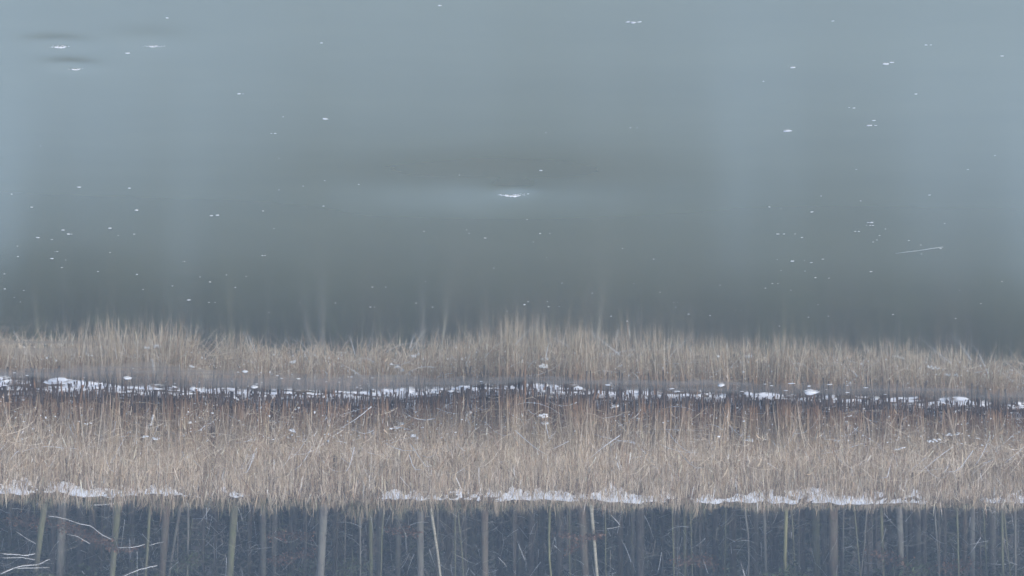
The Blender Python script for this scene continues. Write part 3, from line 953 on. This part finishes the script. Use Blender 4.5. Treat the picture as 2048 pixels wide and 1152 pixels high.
ice_hole(151, 138, 16, 'small hole with a modelled white glint in the ice, lowest of three at the upper left')
ice_hole(120, 93, 22, 'hole with a modelled white glint in the ice nearest the upper left corner')
ice_hole(305, 92, 14, 'hole with a modelled white glint in the ice right of the other two at upper left')
pts = np.array([on_z(px, py) for px, py in [(1790, 507), (1815, 503.5), (1840, 500.6), (1862, 497), (1886, 494)]])
base = pts[0].copy()
ck = obj('ice_crack', tube_mesh('ice_crack', pts - base, [0.002, 0.005, 0.0045, 0.006, 0.003], 5), M['snow'])
ck.location = base
tag(ck, 'long thin white crack ridge on the ice at the right', 'ice crack')

# ------------------------------------------------------------------ grass and brush on the bank
bag = Bag()
n = 15000
X = rng.uniform(-17, 17, n); cY = CREST(X)
dens = vnoise(X * 0.9, X * 0 + 0.7)
D = rng.uniform(-0.3, 1.1, n)
px_ = 1024 - X * F / 97.0
hscale = np.interp(px_, [0, 150, 480, 700, 900, 1100, 1300, 1450, 2048], [0.9, 0.9, 0.85, 1.2, 1.15, 1.0, 0.8, 0.5, 0.45])
keep = rng.random(n) < np.interp(px_, [0, 480, 500, 730, 760, 2048], [0.55, 0.6, 1.0, 1.0, 0.7, 0.55]) + 0.2 * dens
X, D, cY, hscale, dens = X[keep], D[keep], cY[keep], hscale[keep], dens[keep]; n = len(X)
Y = cY + D
H = rng.uniform(0.06, 0.40, n) * hscale * (0.3 + 1.6 * vnoise(X * 2.3 + 8, X * 0 + 0.2) * (0.5 + dens))
H = np.where(rng.random(n) < 0.04, H * 1.7, H)
th = rng.uniform(0, 2 * math.pi, n); L = np.abs(rng.normal(0, 0.8, n))
t = np.linspace(0, 1, 4)[None, :]
P = np.stack([X[:, None] + np.cos(th)[:, None] * L[:, None] * H[:, None] * t ** 1.6, Y[:, None] + np.sin(th)[:, None] * L[:, None] * H[:, None] * t ** 1.6,
              ground_z(X, Y)[:, None] - 0.02 + H[:, None] * (t - 0.35 * np.minimum(L[:, None], 1.2) * t ** 2.5)], -1)
GR = np.array([[0.19, 0.175, 0.125], [0.28, 0.235, 0.175], [0.13, 0.14, 0.09], [0.36, 0.30, 0.22], [0.20, 0.15, 0.115], [0.10, 0.11, 0.075]])
side = np.stack([-np.sin(th), np.cos(th), 0 * th], -1)
V, Q, C = ribbons(P, rng.uniform(0.010, 0.022, n)[:, None] * (1 - 0.85 * t), side, pick(GR, n) * 1.25)
bag.add(V, Q, None, C)
tag(obj('bank_grass', bag.mesh('bank_grass'), M['tint']), 'tangled dry olive and tan grass along the bank top', 'grass', kind='stuff')

# ------------------------------------------------------------------ trees
def twig_bag(n, z0, z1, l0, l1, seed, r0=0.012, trunk_r=0.12, droop=0.35):
    g_ = np.random.default_rng(seed)
    th = g_.uniform(0, 2 * math.pi, n); z = g_.uniform(z0, z1, n); L = g_.uniform(l0, l1, n)
    t = np.linspace(0, 1, 4)[None, :]
    up = g_.normal(0.05, 0.25, n)[:, None]
    wob = g_.normal(0, 0.10, (n, 4)) * t
    ax = trunk_r * 0.7 + L[:, None] * t
    P = np.stack([np.cos(th)[:, None] * ax - np.sin(th)[:, None] * wob * L[:, None], np.sin(th)[:, None] * ax + np.cos(th)[:, None] * wob * L[:, None],
                  z[:, None] + L[:, None] * (up * t - droop * g_.uniform(0.2, 1, n)[:, None] * t ** 2)], -1)
    b = Bag()
    V, Q, T, _ = strands(P, r0 * g_.uniform(0.6, 1.3, n)[:, None] * (1 - 0.75 * t), 3)
    b.add(V, Q, T)
    # side twigs
    m = n * 3
    idx = g_.integers(0, n, m); f = g_.uniform(0.25, 0.95, m)
    i0 = np.minimum((f * 3).astype(int), 2); fr = (f * 3 - i0)[:, None]
    S = P[idx, i0] * (1 - fr) + P[idx, i0 + 1] * fr
    dr = g_.normal(0, 1, (m, 3)) + np.stack([np.cos(th[idx]), np.sin(th[idx]), 0 * idx - 0.4], -1) * 0.9
    dr /= np.linalg.norm(dr, axis=1, keepdims=True)
    Ls = g_.uniform(0.12, 0.45, m)[:, None, None]
    P2 = S[:, None] + dr[:, None] * Ls * np.linspace(0, 1, 3)[None, :, None]
    V, Q, T, _ = strands(P2, 0.45 * r0 * np.ones((m, 1)) * np.array([[1, 0.8, 0.4]]), 3)
    b.add(V, Q, T)
    return b

NEEDLE = np.array([[0.060, 0.090, 0.046], [0.085, 0.115, 0.062], [0.050, 0.076, 0.044], [0.10, 0.12, 0.068]])

def conifer_crown(seed, z0, z1, rmax, nb, per, size=0.16, pal=NEEDLE, shape='spruce'):
    g_ = np.random.default_rng(seed)
    b = Bag()
    u = g_.random(nb) ** 0.9
    z = z0 + (z1 - z0) * u
    if shape == 'spruce':
        rad = rmax * (0.25 + 0.75 * np.minimum(1, u * 6)) * (1 - u) ** 0.75 + 0.15
    else:
        rad = rmax * np.sin(np.pi * np.clip(u * 0.9 + 0.1, 0, 1)) ** 0.7 + 0.2
    rad *= g_.uniform(0.55, 1.15, nb)
    th = g_.uniform(0, 2 * math.pi, nb)
    t = np.linspace(0, 1, 4)[None, :]
    P = np.stack([np.cos(th)[:, None] * rad[:, None] * t, np.sin(th)[:, None] * rad[:, None] * t,
                  z[:, None] - rad[:, None] * (0.25 * t + 0.20 * t ** 2) + (0.5 * rad[:, None] * t if shape != 'spruce' else 0)], -1)
    V, Q, T, C = strands(P, 0.022 * (1 - 0.8 * t) * np.ones((nb, 1)), 3, np.tile([[0.07, 0.06, 0.05]], (nb, 1)))
    b.add(V, Q, T, C)
    m = nb * per
    idx = np.repeat(np.arange(nb), per)
    f = g_.uniform(0.2, 1.0, m)
    i0 = np.minimum((f * 3).astype(int), 2); fr = (f * 3 - i0)[:, None]
    S = P[idx, i0] * (1 - fr) + P[idx, i0 + 1] * fr + g_.normal(0, 0.10, (m, 3))
    dr = np.stack([np.cos(th[idx]), np.sin(th[idx]), 0 * f - 0.35], -1) + g_.normal(0, 0.6, (m, 3))
    dr /= np.linalg.norm(dr, axis=1, keepdims=True)
    sd_ = np.cross(dr, g_.normal(0, 1, (m, 3))); sd_ /= np.linalg.norm(sd_, axis=1, keepdims=True) + 1e-9
    ln = (size * g_.uniform(0.7, 1.7, m))[:, None]; wd = (size * 0.28 * g_.uniform(0.7, 1.3, m))[:, None]
    Vt = np.stack([S - sd_ * wd, S + sd_ * wd, S + dr * ln + sd_ * wd * 0.3, S + dr * ln * 1.1 - sd_ * wd * 0.4], 1).reshape(-1, 3)
    Q = np.arange(m * 4).reshape(-1, 4)
    c = pal[g_.integers(0, len(pal), m)] * g_.uniform(0.75, 1.3, (m, 1))
    b.add(Vt, Q, None, np.repeat(c, 4, 0))
    return b

CROWNS = [conifer_crown(100 + k, z0, z1, rm, 230, 14).mesh('crown') for k, (z0, z1, rm) in
          enumerate([(4.6, 15.5, 2.1), (5.4, 17.0, 1.9), (4.2, 13.8, 2.2), (6.2, 16.2, 1.7)])]
THIN = [conifer_crown(120 + k, 4.2, z1, 1.3, 60, 10, 0.10, np.array([[0.14, 0.10, 0.075], [0.11, 0.09, 0.08]]), 'broad').mesh('crown') for k, z1 in enumerate([9.0, 11.0])]
TWIGS = [twig_bag(26, 0.9, 5.5, 0.4, 1.5, 200 + k).mesh('dead_branches') for k in range(5)]

def trunk_mesh(H, r, lean, wav, seed, sides=10):
    g_ = random.Random(seed)
    k = 14
    zs = np.concatenate([[-0.25, 0.0, 0.12, 0.35], np.linspace(0.8, 5.0, 6), np.linspace(6.5, H, 4)])
    ph = g_.uniform(0, 6)
    x = lean * zs + wav * np.sin(zs * 1.5 + ph) - wav * math.sin(ph)
    y = 0.3 * wav * np.cos(zs * 1.1 + ph)
    flare = 1 + 0.45 * np.exp(-np.maximum(zs, 0) / 0.18)
    rad = r * flare * np.clip(1 - 0.86 * np.maximum(zs, 0) / H, 0.08, 1)
    return tube_mesh('trunk', np.stack([x, y, zs], 1), rad, sides)

# photo x at the bank, x at the photo's edge, width in photo pixels, bark, distance, kind, wave
TREES = [
 (89, 71, 13, 'bark_olive', 104.0, 'tree', 0.01), (107, 104, 11, 'bark_dark', 108.0, 'tree', 0.01), (124, 120, 18, 'bark_grey', 106.0, 'tree', 0.0),
 (235, 224, 14.5, 'bark_olive', 104.5, 'tree', 0.0), (299, 290, 7, 'bark_olive', 105.0, 'tree', 0.01), (333, 324, 16, 'bark_brown', 106.0, 'tree', 0.0),
 (361, 340, 7, 'bark_grey', 106.5, 'sapling', 0.02), (376, 374, 5, 'bark_grey', 105.5, 'sapling', 0.01), (407, 406, 7, 'bark_dark', 109.0, 'tree', 0.0),
 (468, 459, 16, 'bark_olive', 105.5, 'tree', 0.01), (526, 527, 13, 'bark_grey', 108.0, 'tree', 0.0), (551, 548, 10, 'bark_grey', 109.0, 'tree', 0.0),
 (646, 641, 17, 'bark_grey', 104.5, 'fork', 0.015), (719, 720, 4, 'bark_grey', 105.0, 'sapling', 0.01), (741, 742, 9, 'bark_olive', 106.5, 'tree', 0.0),
 (772, 761, 4, 'bark_olive', 104.5, 'sapling', 0.05), (797, 796, 12, 'bark_grey', 109.0, 'tree', 0.0), (840, 841, 15, 'bark_grey', 106.0, 'tree', 0.0),
 (861, 879, 6, 'birch', 103.8, 'birch', 0.02), (876, 875, 3.5, 'bark_grey', 107.5, 'sapling', 0.01), (911, 911, 4, 'bark_olive', 106.0, 'sapling', 0.01),
 (915, 924, 3.2, 'bark_olive', 105.0, 'sapling', 0.03), (929, 930, 9, 'bark_dark', 109.0, 'tree', 0.0), (969, 970, 15, 'bark_brown', 106.0, 'tree', 0.0),
 (1027, 1029, 5, 'bark_dark', 107.0, 'sapling', 0.01), (1063, 1062, 13, 'bark_dark', 109.5, 'tree', 0.0), (1101, 1106, 5.5, 'bark_yellow', 104.5, 'sapling', 0.05),
 (1138, 1142, 2.8, 'bark_olive', 104.8, 'sapling', 0.02), (1163, 1171, 16, 'bark_brown', 106.5, 'tree', 0.0), (1182, 1195, 7.5, 'birch', 103.8, 'birch', 0.01),
 (1209, 1213, 3, 'bark_olive', 104.5, 'sapling', 0.02), (1280, 1281, 18, 'bark_dark', 107.5, 'tree', 0.0), (1345, 1346, 3.5, 'bark_olive', 104.8, 'sapling', 0.02),
 (1369, 1370, 7, 'bark_olive', 107.0, 'tree', 0.0), (1379, 1386, 3, 'bark_olive', 105.0, 'sapling', 0.02), (1451, 1450, 4, 'bark_olive', 106.0, 'sapling', 0.01),
 (1486, 1494, 5, 'bark_grey', 104.5, 'sapling', 0.06), (1528, 1532, 7, 'bark_grey', 105.0, 'tree', 0.0), (1572, 1573, 8, 'bark_yellow', 104.0, 'tree', 0.03),
 (1583, 1589, 3.2, 'bark_olive', 105.0, 'sapling', 0.01), (1631, 1634, 16, 'bark_olive', 107.0, 'tree', 0.0), (1666, 1668, 20, 'bark_brown', 105.5, 'tree', 0.0),
 (1687, 1687, 3.5, 'bark_grey', 105.5, 'sapling', 0.01), (1709, 1720, 3.2, 'bark_olive', 104.5, 'sapling', 0.01), (1731, 1722, 3, 'bark_grey', 104.7, 'sapling', 0.03),
 (1752, 1752, 6, 'bark_dark', 106.0, 'tree', 0.0), (1762, 1767, 7, 'bark_olive', 105.0, 'tree', 0.0), (1797, 1803, 13.5, 'bark_grey', 105.0, 'tree', 0.01),
 (1848, 1848, 12, 'bark_dark', 109.5, 'tree', 0.0), (1869, 1878, 5, 'bark_grey', 105.5, 'sapling', 0.01), (1913, 1918, 5, 'bark_olive', 104.5, 'sapling', 0.01),
 (1944, 1945, 12.5, 'bark_grey', 106.0, 'tree', 0.0), (1968, 1974, 3.2, 'bark_olive', 105.0, 'sapling', 0.01), (2003, 2008, 6.5, 'bark_olive', 104.5, 'tree', 0.02),
 (2008, 2021, 4, 'bark_olive', 104.8, 'sapling', 0.01), (2030, 2031, 6, 'bark_grey', 107.0, 'tree', 0.0)]
ORD = ['', 'first', 'second', 'third', 'fourth', 'fifth', 'sixth', 'seventh', 'eighth', 'ninth', 'tenth', 'eleventh', 'twelfth']
COLN = {'bark_olive': 'mossy olive', 'bark_grey': 'grey', 'bark_brown': 'grey brown', 'bark_dark': 'dark', 'bark_yellow': 'yellow green', 'birch': 'pale'}
MARKS = [(-5, 'left edge of the photo'), (235, 'trunk with the brown leafed branch'), (646, 'forked grey tree'), (861, 'slim leaning birch'), (1182, 'stouter pale birch'),
         (1572, 'yellow green lichened trunk'), (1797, 'leaning bluish grey trunk')]
SPECIAL = {235: 'mossy olive trunk crossed by a brown leafed branch at left', 646: 'forked grey tree left of the middle', 861: 'slim white birch leaning right in the middle of the wood',
           1182: 'stouter pale birch trunk leaning right of the middle', 1572: 'bright yellow green lichened trunk in the right half', 1797: 'bluish grey trunk leaning slightly towards the right side'}
cnt = {}
for k, (x0, x1, w, bk, d, kind, wav) in enumerate(TREES):
    b0 = on_y(x0, 1015, d); b1 = on_y(x1, 1152, d)
    gz = float(ground_z(b0[0], d))
    slope = (b1[0] - b0[0]) / (b1[2] - b0[2])
    bx = b0[0] - slope * (b0[2] - gz)
    r = 0.5 * w * d / F
    H = {'tree': 11 + 22 * r, 'fork': 14.5, 'birch': 11.0, 'sapling': 6.5 + 40 * r}[kind] * random.uniform(0.92, 1.08)
    H *= 1.02 - 0.22 * min(1.0, (abs(bx) / 15.0)) ** 2
    name = {'tree': 'spruce_tree', 'fork': 'forked_tree', 'birch': 'birch_tree', 'sapling': 'young_tree'}[kind]
    root = empty(name, (bx, d, gz))
    slope_top = slope * 0.6 if H > 9 else slope
    obj('trunk', trunk_mesh(H, r * 1.06, slope, wav, k, 12 if w > 10 else 7), M[bk], root)
    tw = obj('dead_branches', TWIGS[k % 5], M['dead_twig'], root)
    tw['kind'] = 'stuff'
    tw.rotation_euler = (0, 0, random.uniform(0, 6.28))
    tw.location.x = slope * 1.5
    s = 0.45 if kind in ('sapling', 'birch') else 0.6 + 1.6 * r
    tw.scale = (s, s, 1)
    if kind in ('tree', 'fork'):
        c = obj('crown', CROWNS[k % 4], M['foliage'], root)
        sc = H / 16.5
        c.scale = (0.7 + 2.0 * r, 0.7 + 2.0 * r, sc); c.rotation_euler = (0, 0, random.uniform(0, 6.28))
        c.location = (slope * H * 0.5, 0, 0)
    else:
        c = obj('crown', THIN[k % 2], M['foliage'], root)
        sc = min(H / 10.5, 1.2)
        c.scale = (0.8, 0.8, max(sc, 0.75)); c.location = (slope * H * 0.8, 0, 0)
    if kind == 'fork':
        fp = np.array([[slope * 2.5, 0, 2.55], [0.18, 0.05, 3.0], [0.55, 0.05, 3.7], [0.8, 0.1, 5.0], [0.9, 0.1, 8.5]])
        obj('side_stem', tube_mesh('side_stem', fp, [0.07, 0.085, 0.075, 0.06, 0.02], 8), M[bk], root)
    lm = max([m for m in MARKS if m[0] < x0], key=lambda m: m[0])
    cnt[lm] = cnt.get(lm, 0) + 1
    size = 'thick' if w >= 14 else 'medium' if w >= 8.5 else 'slender' if w >= 5 else 'thin'
    lab = SPECIAL.get(x0) or f'{size} {COLN[bk]} trunk, {ORD[cnt[lm]]} to the right of the {lm[1]}'
    tag(root, lab, 'tree', 'trees of the wood behind the bank')

# dimmer trunks further in
dx = sorted([random.uniform(-150, 2200) for _ in range(66)]) + [20, 160, 185, 262, 430, 500, 585, 610, 680, 760, 815, 895, 945, 1000, 1040, 1085, 1120, 1240, 1258, 1305, 1325, 1405, 1430, 1465, 1510, 1550, 1605, 1648, 1780, 1822, 1835, 1890, 1930, 1985]
for k, px in enumerate(dx):
    d = random.uniform(109, 117)
    b0 = on_y(px, 1080, d)
    root = empty('spruce_tree', (b0[0], d, float(ground_z(b0[0], d))))
    w = random.uniform(3, 8) if k < 66 else random.uniform(8, 19)
    H = random.uniform(11.5, 15.5) * (1 - 0.28 * min(1.0, abs(b0[0]) / 16.0) ** 2)
    obj('trunk', trunk_mesh(H, 0.5 * w * d / F, random.uniform(-0.012, 0.012), 0.0, 900 + k, 8), M[['bark_grey', 'bark_dark', 'bark_brown'][k % 3]], root)
    tw = obj('dead_branches', TWIGS[k % 5], M['dead_twig'], root); tw['kind'] = 'stuff'; tw.scale = (0.7, 0.7, 1); tw.rotation_euler = (0, 0, random.uniform(0, 6.28))
    c = obj('crown', CROWNS[k % 4], M['foliage'], root); c.scale = (0.8, 0.8, H / 16.5); c.rotation_euler = (0, 0, random.uniform(0, 6.28))
    tag(root, 'dim straight trunk half lost in the dark inside the wood', 'tree', 'dim trunks deep in the wood')

# the wood beyond: trunks and boughs that merge into one dark mass
bag = Bag(); fol = Bag()
n = 340
X = rng.uniform(-60, 60, n); Y = rng.uniform(112, 175, n)
inner = np.abs(X) < Y * 0.17
Zg = ground_z(X, Y)
Hh = rng.uniform(10.5, 17, n) * (1 - 0.30 * smooth(0.03, 0.20, np.abs(X) / Y) * 0.75)
t = np.linspace(0, 1, 4)[None, :]
ln = rng.normal(0, 0.012, (n, 2))
P = np.stack([X[:, None] + ln[:, :1] * Hh[:, None] * t, Y[:, None] + ln[:, 1:] * Hh[:, None] * t, Zg[:, None] - 0.2 + Hh[:, None] * t], -1)
rr = rng.uniform(0.06, 0.19, n)[:, None] * (1 - 0.85 * t)
V, Q, T, C = strands(P, rr, 6, pick(np.array([[0.15, 0.15, 0.15], [0.22, 0.218, 0.21], [0.10, 0.095, 0.09], [0.18, 0.185, 0.14]]), n))
bag.add(V, Q, T, C)
cm = []
for me in CROWNS:
    v = np.empty(len(me.vertices) * 3); me.vertices.foreach_get('co', v); cm.append(v.reshape(-1, 3))
# coarse crowns for the mass
coarse = [conifer_crown(300 + k, z0, z1, 2.3, 70, 9, 0.36) for k, (z0, z1) in enumerate([(3.2, 14.5), (4.5, 16.0), (2.6, 13.0)])]
cv = [(np.concatenate(b.v), np.concatenate(b.q), np.concatenate(b.t), np.concatenate(b.c)) for b in coarse]
for k in range(n):
    v, q, tt, c = cv[k % 3]
    a_ = random.uniform(0, 6.28); ca, sa = math.cos(a_), math.sin(a_)
    s = Hh[k] / 15.5
    vv = np.stack([v[:, 0] * ca - v[:, 1] * sa, v[:, 0] * sa + v[:, 1] * ca, v[:, 2] * s], 1) + (X[k], Y[k], Zg[k])
    bag.add(vv, q, tt, c)
tag(obj('distant_wood', bag.mesh('distant_wood'), M['foliage']), 'dark mass of distant trunks and boughs behind the bank', 'wood', kind='stuff')

# undergrowth: low spruce boughs, bare twigs, a little snow on them
bag = Bag()
n = 150
und = [conifer_crown(400 + k, 0.15, 2.8, 0.9, 60, 9, 0.15, NEEDLE * 0.8 + 0.012) for k in range(3)]
uv = [(np.concatenate(b.v), np.concatenate(b.q), np.concatenate(b.t), np.concatenate(b.c)) for b in und]
for k in range(n):
    x = random.uniform(-26, 26); y = random.uniform(118, 136)
    v, q, tt, c = uv[k % 3]
    a_ = random.uniform(0, 6.28); ca, sa = math.cos(a_), math.sin(a_)
    s = random.uniform(0.6, 1.5)
    vv = np.stack([v[:, 0] * ca - v[:, 1] * sa, v[:, 0] * sa + v[:, 1] * ca, v[:, 2] * s], 1) * (s, s, 1) + (x, y, float(ground_z(x, y)))
    bag.add(vv, q, tt, c * random.uniform(0.8, 1.3))
# hanging bare twigs, some white with frost
n = 11000
X = rng.uniform(-20, 20, n); Y = rng.uniform(103.5, 120, n)
z0 = rng.uniform(0.6, 4.2, n)
L = rng.uniform(0.2, 1.0, n); th = rng.uniform(0, 2 * math.pi, n); el = rng.normal(0.2, 0.9, n)
t = np.linspace(0, 1, 4)[None, :]
sg = rng.normal(0, 0.18, n)[:, None]
P = np.stack([X[:, None] + np.cos(th)[:, None] * np.cos(el)[:, None] * L[:, None] * t, Y[:, None] + np.sin(th)[:, None] * np.cos(el)[:, None] * L[:, None] * t,
              z0[:, None] + L[:, None] * (np.sin(el)[:, None] * t + sg * t * (1 - t) * 2)], -1)
cl = np.where(rng.random((n, 1)) < 0.15, np.array([[0.55, 0.6, 0.68]]), pick(np.array([[0.18, 0.18, 0.17], [0.26, 0.25, 0.23], [0.12, 0.105, 0.09], [0.17, 0.185, 0.12]]), n))
V, Q, T, C = strands(P, rng.uniform(0.004, 0.013, n)[:, None] * (1 - 0.7 * t), 3, cl)
bag.add(V, Q, T, C)
tag(obj('undergrowth', bag.mesh('undergrowth'), M['foliage']), 'dark tangled undergrowth and twigs between the trunks', 'undergrowth', kind='stuff')

# young beeches that keep their brown leaves
LEAF = np.array([[0.17, 0.105, 0.08], [0.21, 0.13, 0.095], [0.13, 0.085, 0.07], [0.25, 0.16, 0.115]])
def leafy_branch(pxs, y, spread, nleaf, label, pal=LEAF, name='beech_branch', size=0.05):
    pts = np.array([on_y(px, py, y) for px, py in pxs])
    gx = pts[0]
    root = empty(name, (gx[0], y, float(ground_z(gx[0], y))))
    o_ = np.array(root.location)
    q = pts - o_
    stem0 = np.array([[q[0][0], 0, -0.1], q[0]])
    t = np.linspace(0, 1, len(q) + 1)
    allp = np.concatenate([stem0[:1], q])
    obj('stem', tube_mesh('stem', allp, 0.022 * (1 - 0.75 * t), 5), M['branch_bark'], root)
    b = Bag()
    tt = rng.random(nleaf); s_ = np.linspace(0, 1, len(q))
    ctr = np.stack([np.interp(tt, s_, q[:, k]) for k in range(3)], 1)
    off = rng.normal(0, 1, (nleaf, 3)) * np.array([spread, spread * 0.8, spread * 0.55])
    S = ctr + off
    # twig from the stem to each fourth leaf
    m = nleaf // 4
    P2 = ctr[:m, None] + (S[:m] - ctr[:m])[:, None] * np.linspace(0, 1, 3)[None, :, None]
    V, Q, T, C = strands(P2, 0.005 * np.ones((m, 3)), 3, np.tile([[0.14, 0.12, 0.11]], (m, 1)))
    b.add(V, Q, T, C)
    d1 = rng.normal(0, 1, (nleaf, 3)); d1 /= np.linalg.norm(d1, axis=1, keepdims=True)
    d2 = np.cross(d1, rng.normal(0, 1, (nleaf, 3))); d2 /= np.linalg.norm(d2, axis=1, keepdims=True)
    sz = rng.uniform(0.6, 1.2, (nleaf, 1)) * size
    V = np.stack([S - d1 * sz, S + d2 * sz * 0.55, S + d1 * sz, S - d2 * sz * 0.55], 1).reshape(-1, 3)
    b.add(V, np.arange(nleaf * 4).reshape(-1, 4), None, np.repeat(pick(pal, nleaf), 4, 0))
    f = obj('leaves', b.mesh('leaves'), M['foliage'], root)
    f['kind'] = 'stuff'
    tag(root, label, 'branch' if name == 'beech_branch' else 'bush')
leafy_branch([(120, 1050), (160, 1062), (200, 1080), (222, 1090)], 104.0, 0.16, 420, 'branch of brown withered leaves crossing the trunks at left')
leafy_branch([(225, 1100), (250, 1098), (275, 1096)], 104.2, 0.12, 150, 'short brown leafed branch right of the olive trunk at left')
leafy_branch([(20, 1040), (60, 1045), (110, 1042)], 104.6, 0.28, 260, 'dull brown leafed branch low at the left edge')
leafy_branch([(540, 1075), (580, 1068), (620, 1074)], 105.4, 0.18, 230, 'upper spray of brown leaves left of the forked tree')
leafy_branch([(545, 1122), (580, 1115), (625, 1105)], 105.4, 0.18, 260, 'lower spray of brown leaves left of the forked tree')
leafy_branch([(780, 1060), (810, 1062), (835, 1066)], 105.6, 0.16, 160, 'faint brown leafed spray left of the slim birch')
leafy_branch([(1120, 1068), (1150, 1076), (1180, 1074), (1200, 1070)], 103.7, 0.13, 230, 'spray of russet leaves in front of the stouter birch')
leafy_branch([(1135, 1105), (1148, 1095), (1160, 1090)], 103.9, 0.11, 80, 'small russet spray beneath the one at the stouter birch')
leafy_branch([(1350, 1125), (1390, 1118), (1425, 1124)], 105.0, 0.2, 230, 'russet leaves high between trunks right of the middle')
leafy_branch([(1400, 1110), (1415, 1122), (1428, 1135)], 105.2, 0.15, 90, 'second russet spray just right of the higher one')
leafy_branch([(1745, 1105), (1775, 1115), (1800, 1130)], 104.6, 0.22, 220, 'brown leafed spray by the leaning bluish trunk')
leafy_branch([(1880, 1140), (1910, 1132), (1935, 1128)], 104.8, 0.22, 200, 'brown leafed spray near the right edge of the wood')
GREEN = np.array([[0.10, 0.13, 0.075], [0.13, 0.16, 0.09], [0.08, 0.11, 0.07]])
for pxs, nl, lab in [([(612, 1150), (625, 1138), (640, 1128)], 420, 'pale green bush foliage at the forked tree'), ([(690, 1145), (705, 1135), (715, 1125)], 380, 'pale green bush right of the forked tree'),
                     ([(355, 1140), (375, 1125), (392, 1115)], 330, 'dull green bush between the left trunks'), ([(1800, 1150), (1830, 1140), (1850, 1132)], 300, 'dull green bush right of the leaning bluish trunk')]:
    leafy_branch(pxs, 105.2, 0.24, nl, lab, GREEN, 'evergreen_bush', 0.045)

# snow-laden branches in the wood
for pts, r, lab in [([(0, 1106), (30, 1108), (52, 1110), (71, 1106)], 0.035, 'snow laden bough at the left edge, upper of a pair'),
                    ([(0, 1115), (45, 1114), (60, 1117), (70, 1119)], 0.028, 'snow laden bough at the left edge, lower of a pair'),
                    ([(0, 1147), (22, 1137), (45, 1130), (75, 1128), (100, 1117)], 0.040, 'thick rising snow laden bough at the far left'),
                    ([(30, 1136), (60, 1135), (99, 1134)], 0.026, 'thin level snowy bough crossing the far left trunk'),
                    ([(95, 1031), (113, 1033), (135, 1038), (160, 1047), (182, 1051), (205, 1069), (223, 1078)], 0.026, 'long snowy branch curving between the left trunks'),
                    ([(133, 1068), (155, 1072), (180, 1087)], 0.022, 'snowy branch inside the brown leaves at left'),
                    ([(235, 1094), (265, 1094), (290, 1088)], 0.026, 'snowy bough right of the leafy olive trunk'),
                    ([(297, 1091), (312, 1086), (328, 1083)], 0.020, 'short snowy bough between two left trunks'),
                    ([(245, 1152), (275, 1139), (295, 1134), (315, 1130)], 0.036, 'thick snowy bough rising to the brown trunk at left'),
                    ([(31, 1061), (52, 1076), (72, 1087)], 0.018, 'thin snowy twig falling towards the first trunk'),
                    ([(170, 1009), (205, 1009), (248, 1003)], 0.026, 'snowy fallen branch lying on the bank at left'),
                    ([(1221, 1028), (1232, 1040), (1240, 1049)], 0.026, 'snowy broken branch right of the stouter birch'),
                    ([(1212, 1057), (1228, 1055), (1240, 1052)], 0.020, 'short snowy twig meeting the broken branch'),
                    ([(1033, 1078), (1041, 1098), (1050, 1120)], 0.020, 'steep snowy branch right of the middle'),
                    ([(1480, 1120), (1485, 1136), (1490, 1152)], 0.028, 'steep snowy branch beside the wavy grey sapling'),
                    ([(995, 1112), (1010, 1128), (1013, 1133)], 0.018, 'hooked snowy twig in the middle tangle')]:
    d = 98.2 if pts[0][1] == 1009 else 103.4
    snowy_stick(pts, d, r * 0.68, lab, 'snowy_branch', 'branch', 'branch_bark', 0.62, True)

# ------------------------------------------------------------------ air: haze added to lift and cool the darks
hz = mesh_np('haze', [(-430, -130, -2), (430, -130, -2), (430, 430, -2), (-430, 430, -2), (-430, -130, 24), (430, -130, 24), (430, 430, 24), (-430, 430, 24)],
             np.array([[0, 3, 2, 1], [4, 5, 6, 7], [0, 1, 5, 4], [1, 2, 6, 5], [2, 3, 7, 6], [3, 0, 4, 7]]))
hm = bpy.data.materials.new('tone_lift_haze')
hm.use_nodes = True
nt = hm.node_tree
nt.nodes.clear()
out = nt.nodes.new('ShaderNodeOutputMaterial')
pv = nt.nodes.new('ShaderNodeVolumePrincipled')
pv.inputs['Color'].default_value = (0.54, 0.71, 0.92, 1)
pv.inputs['Density'].default_value = 0.0031
pv.inputs['Anisotropy'].default_value = 0.0
nt.links.new(pv.outputs[0], out.inputs['Volume'])
h = obj('haze', hz, hm)
tag(h, 'thin haze added to lift the dark tones over the lake and the wood', 'haze', kind='stuff')
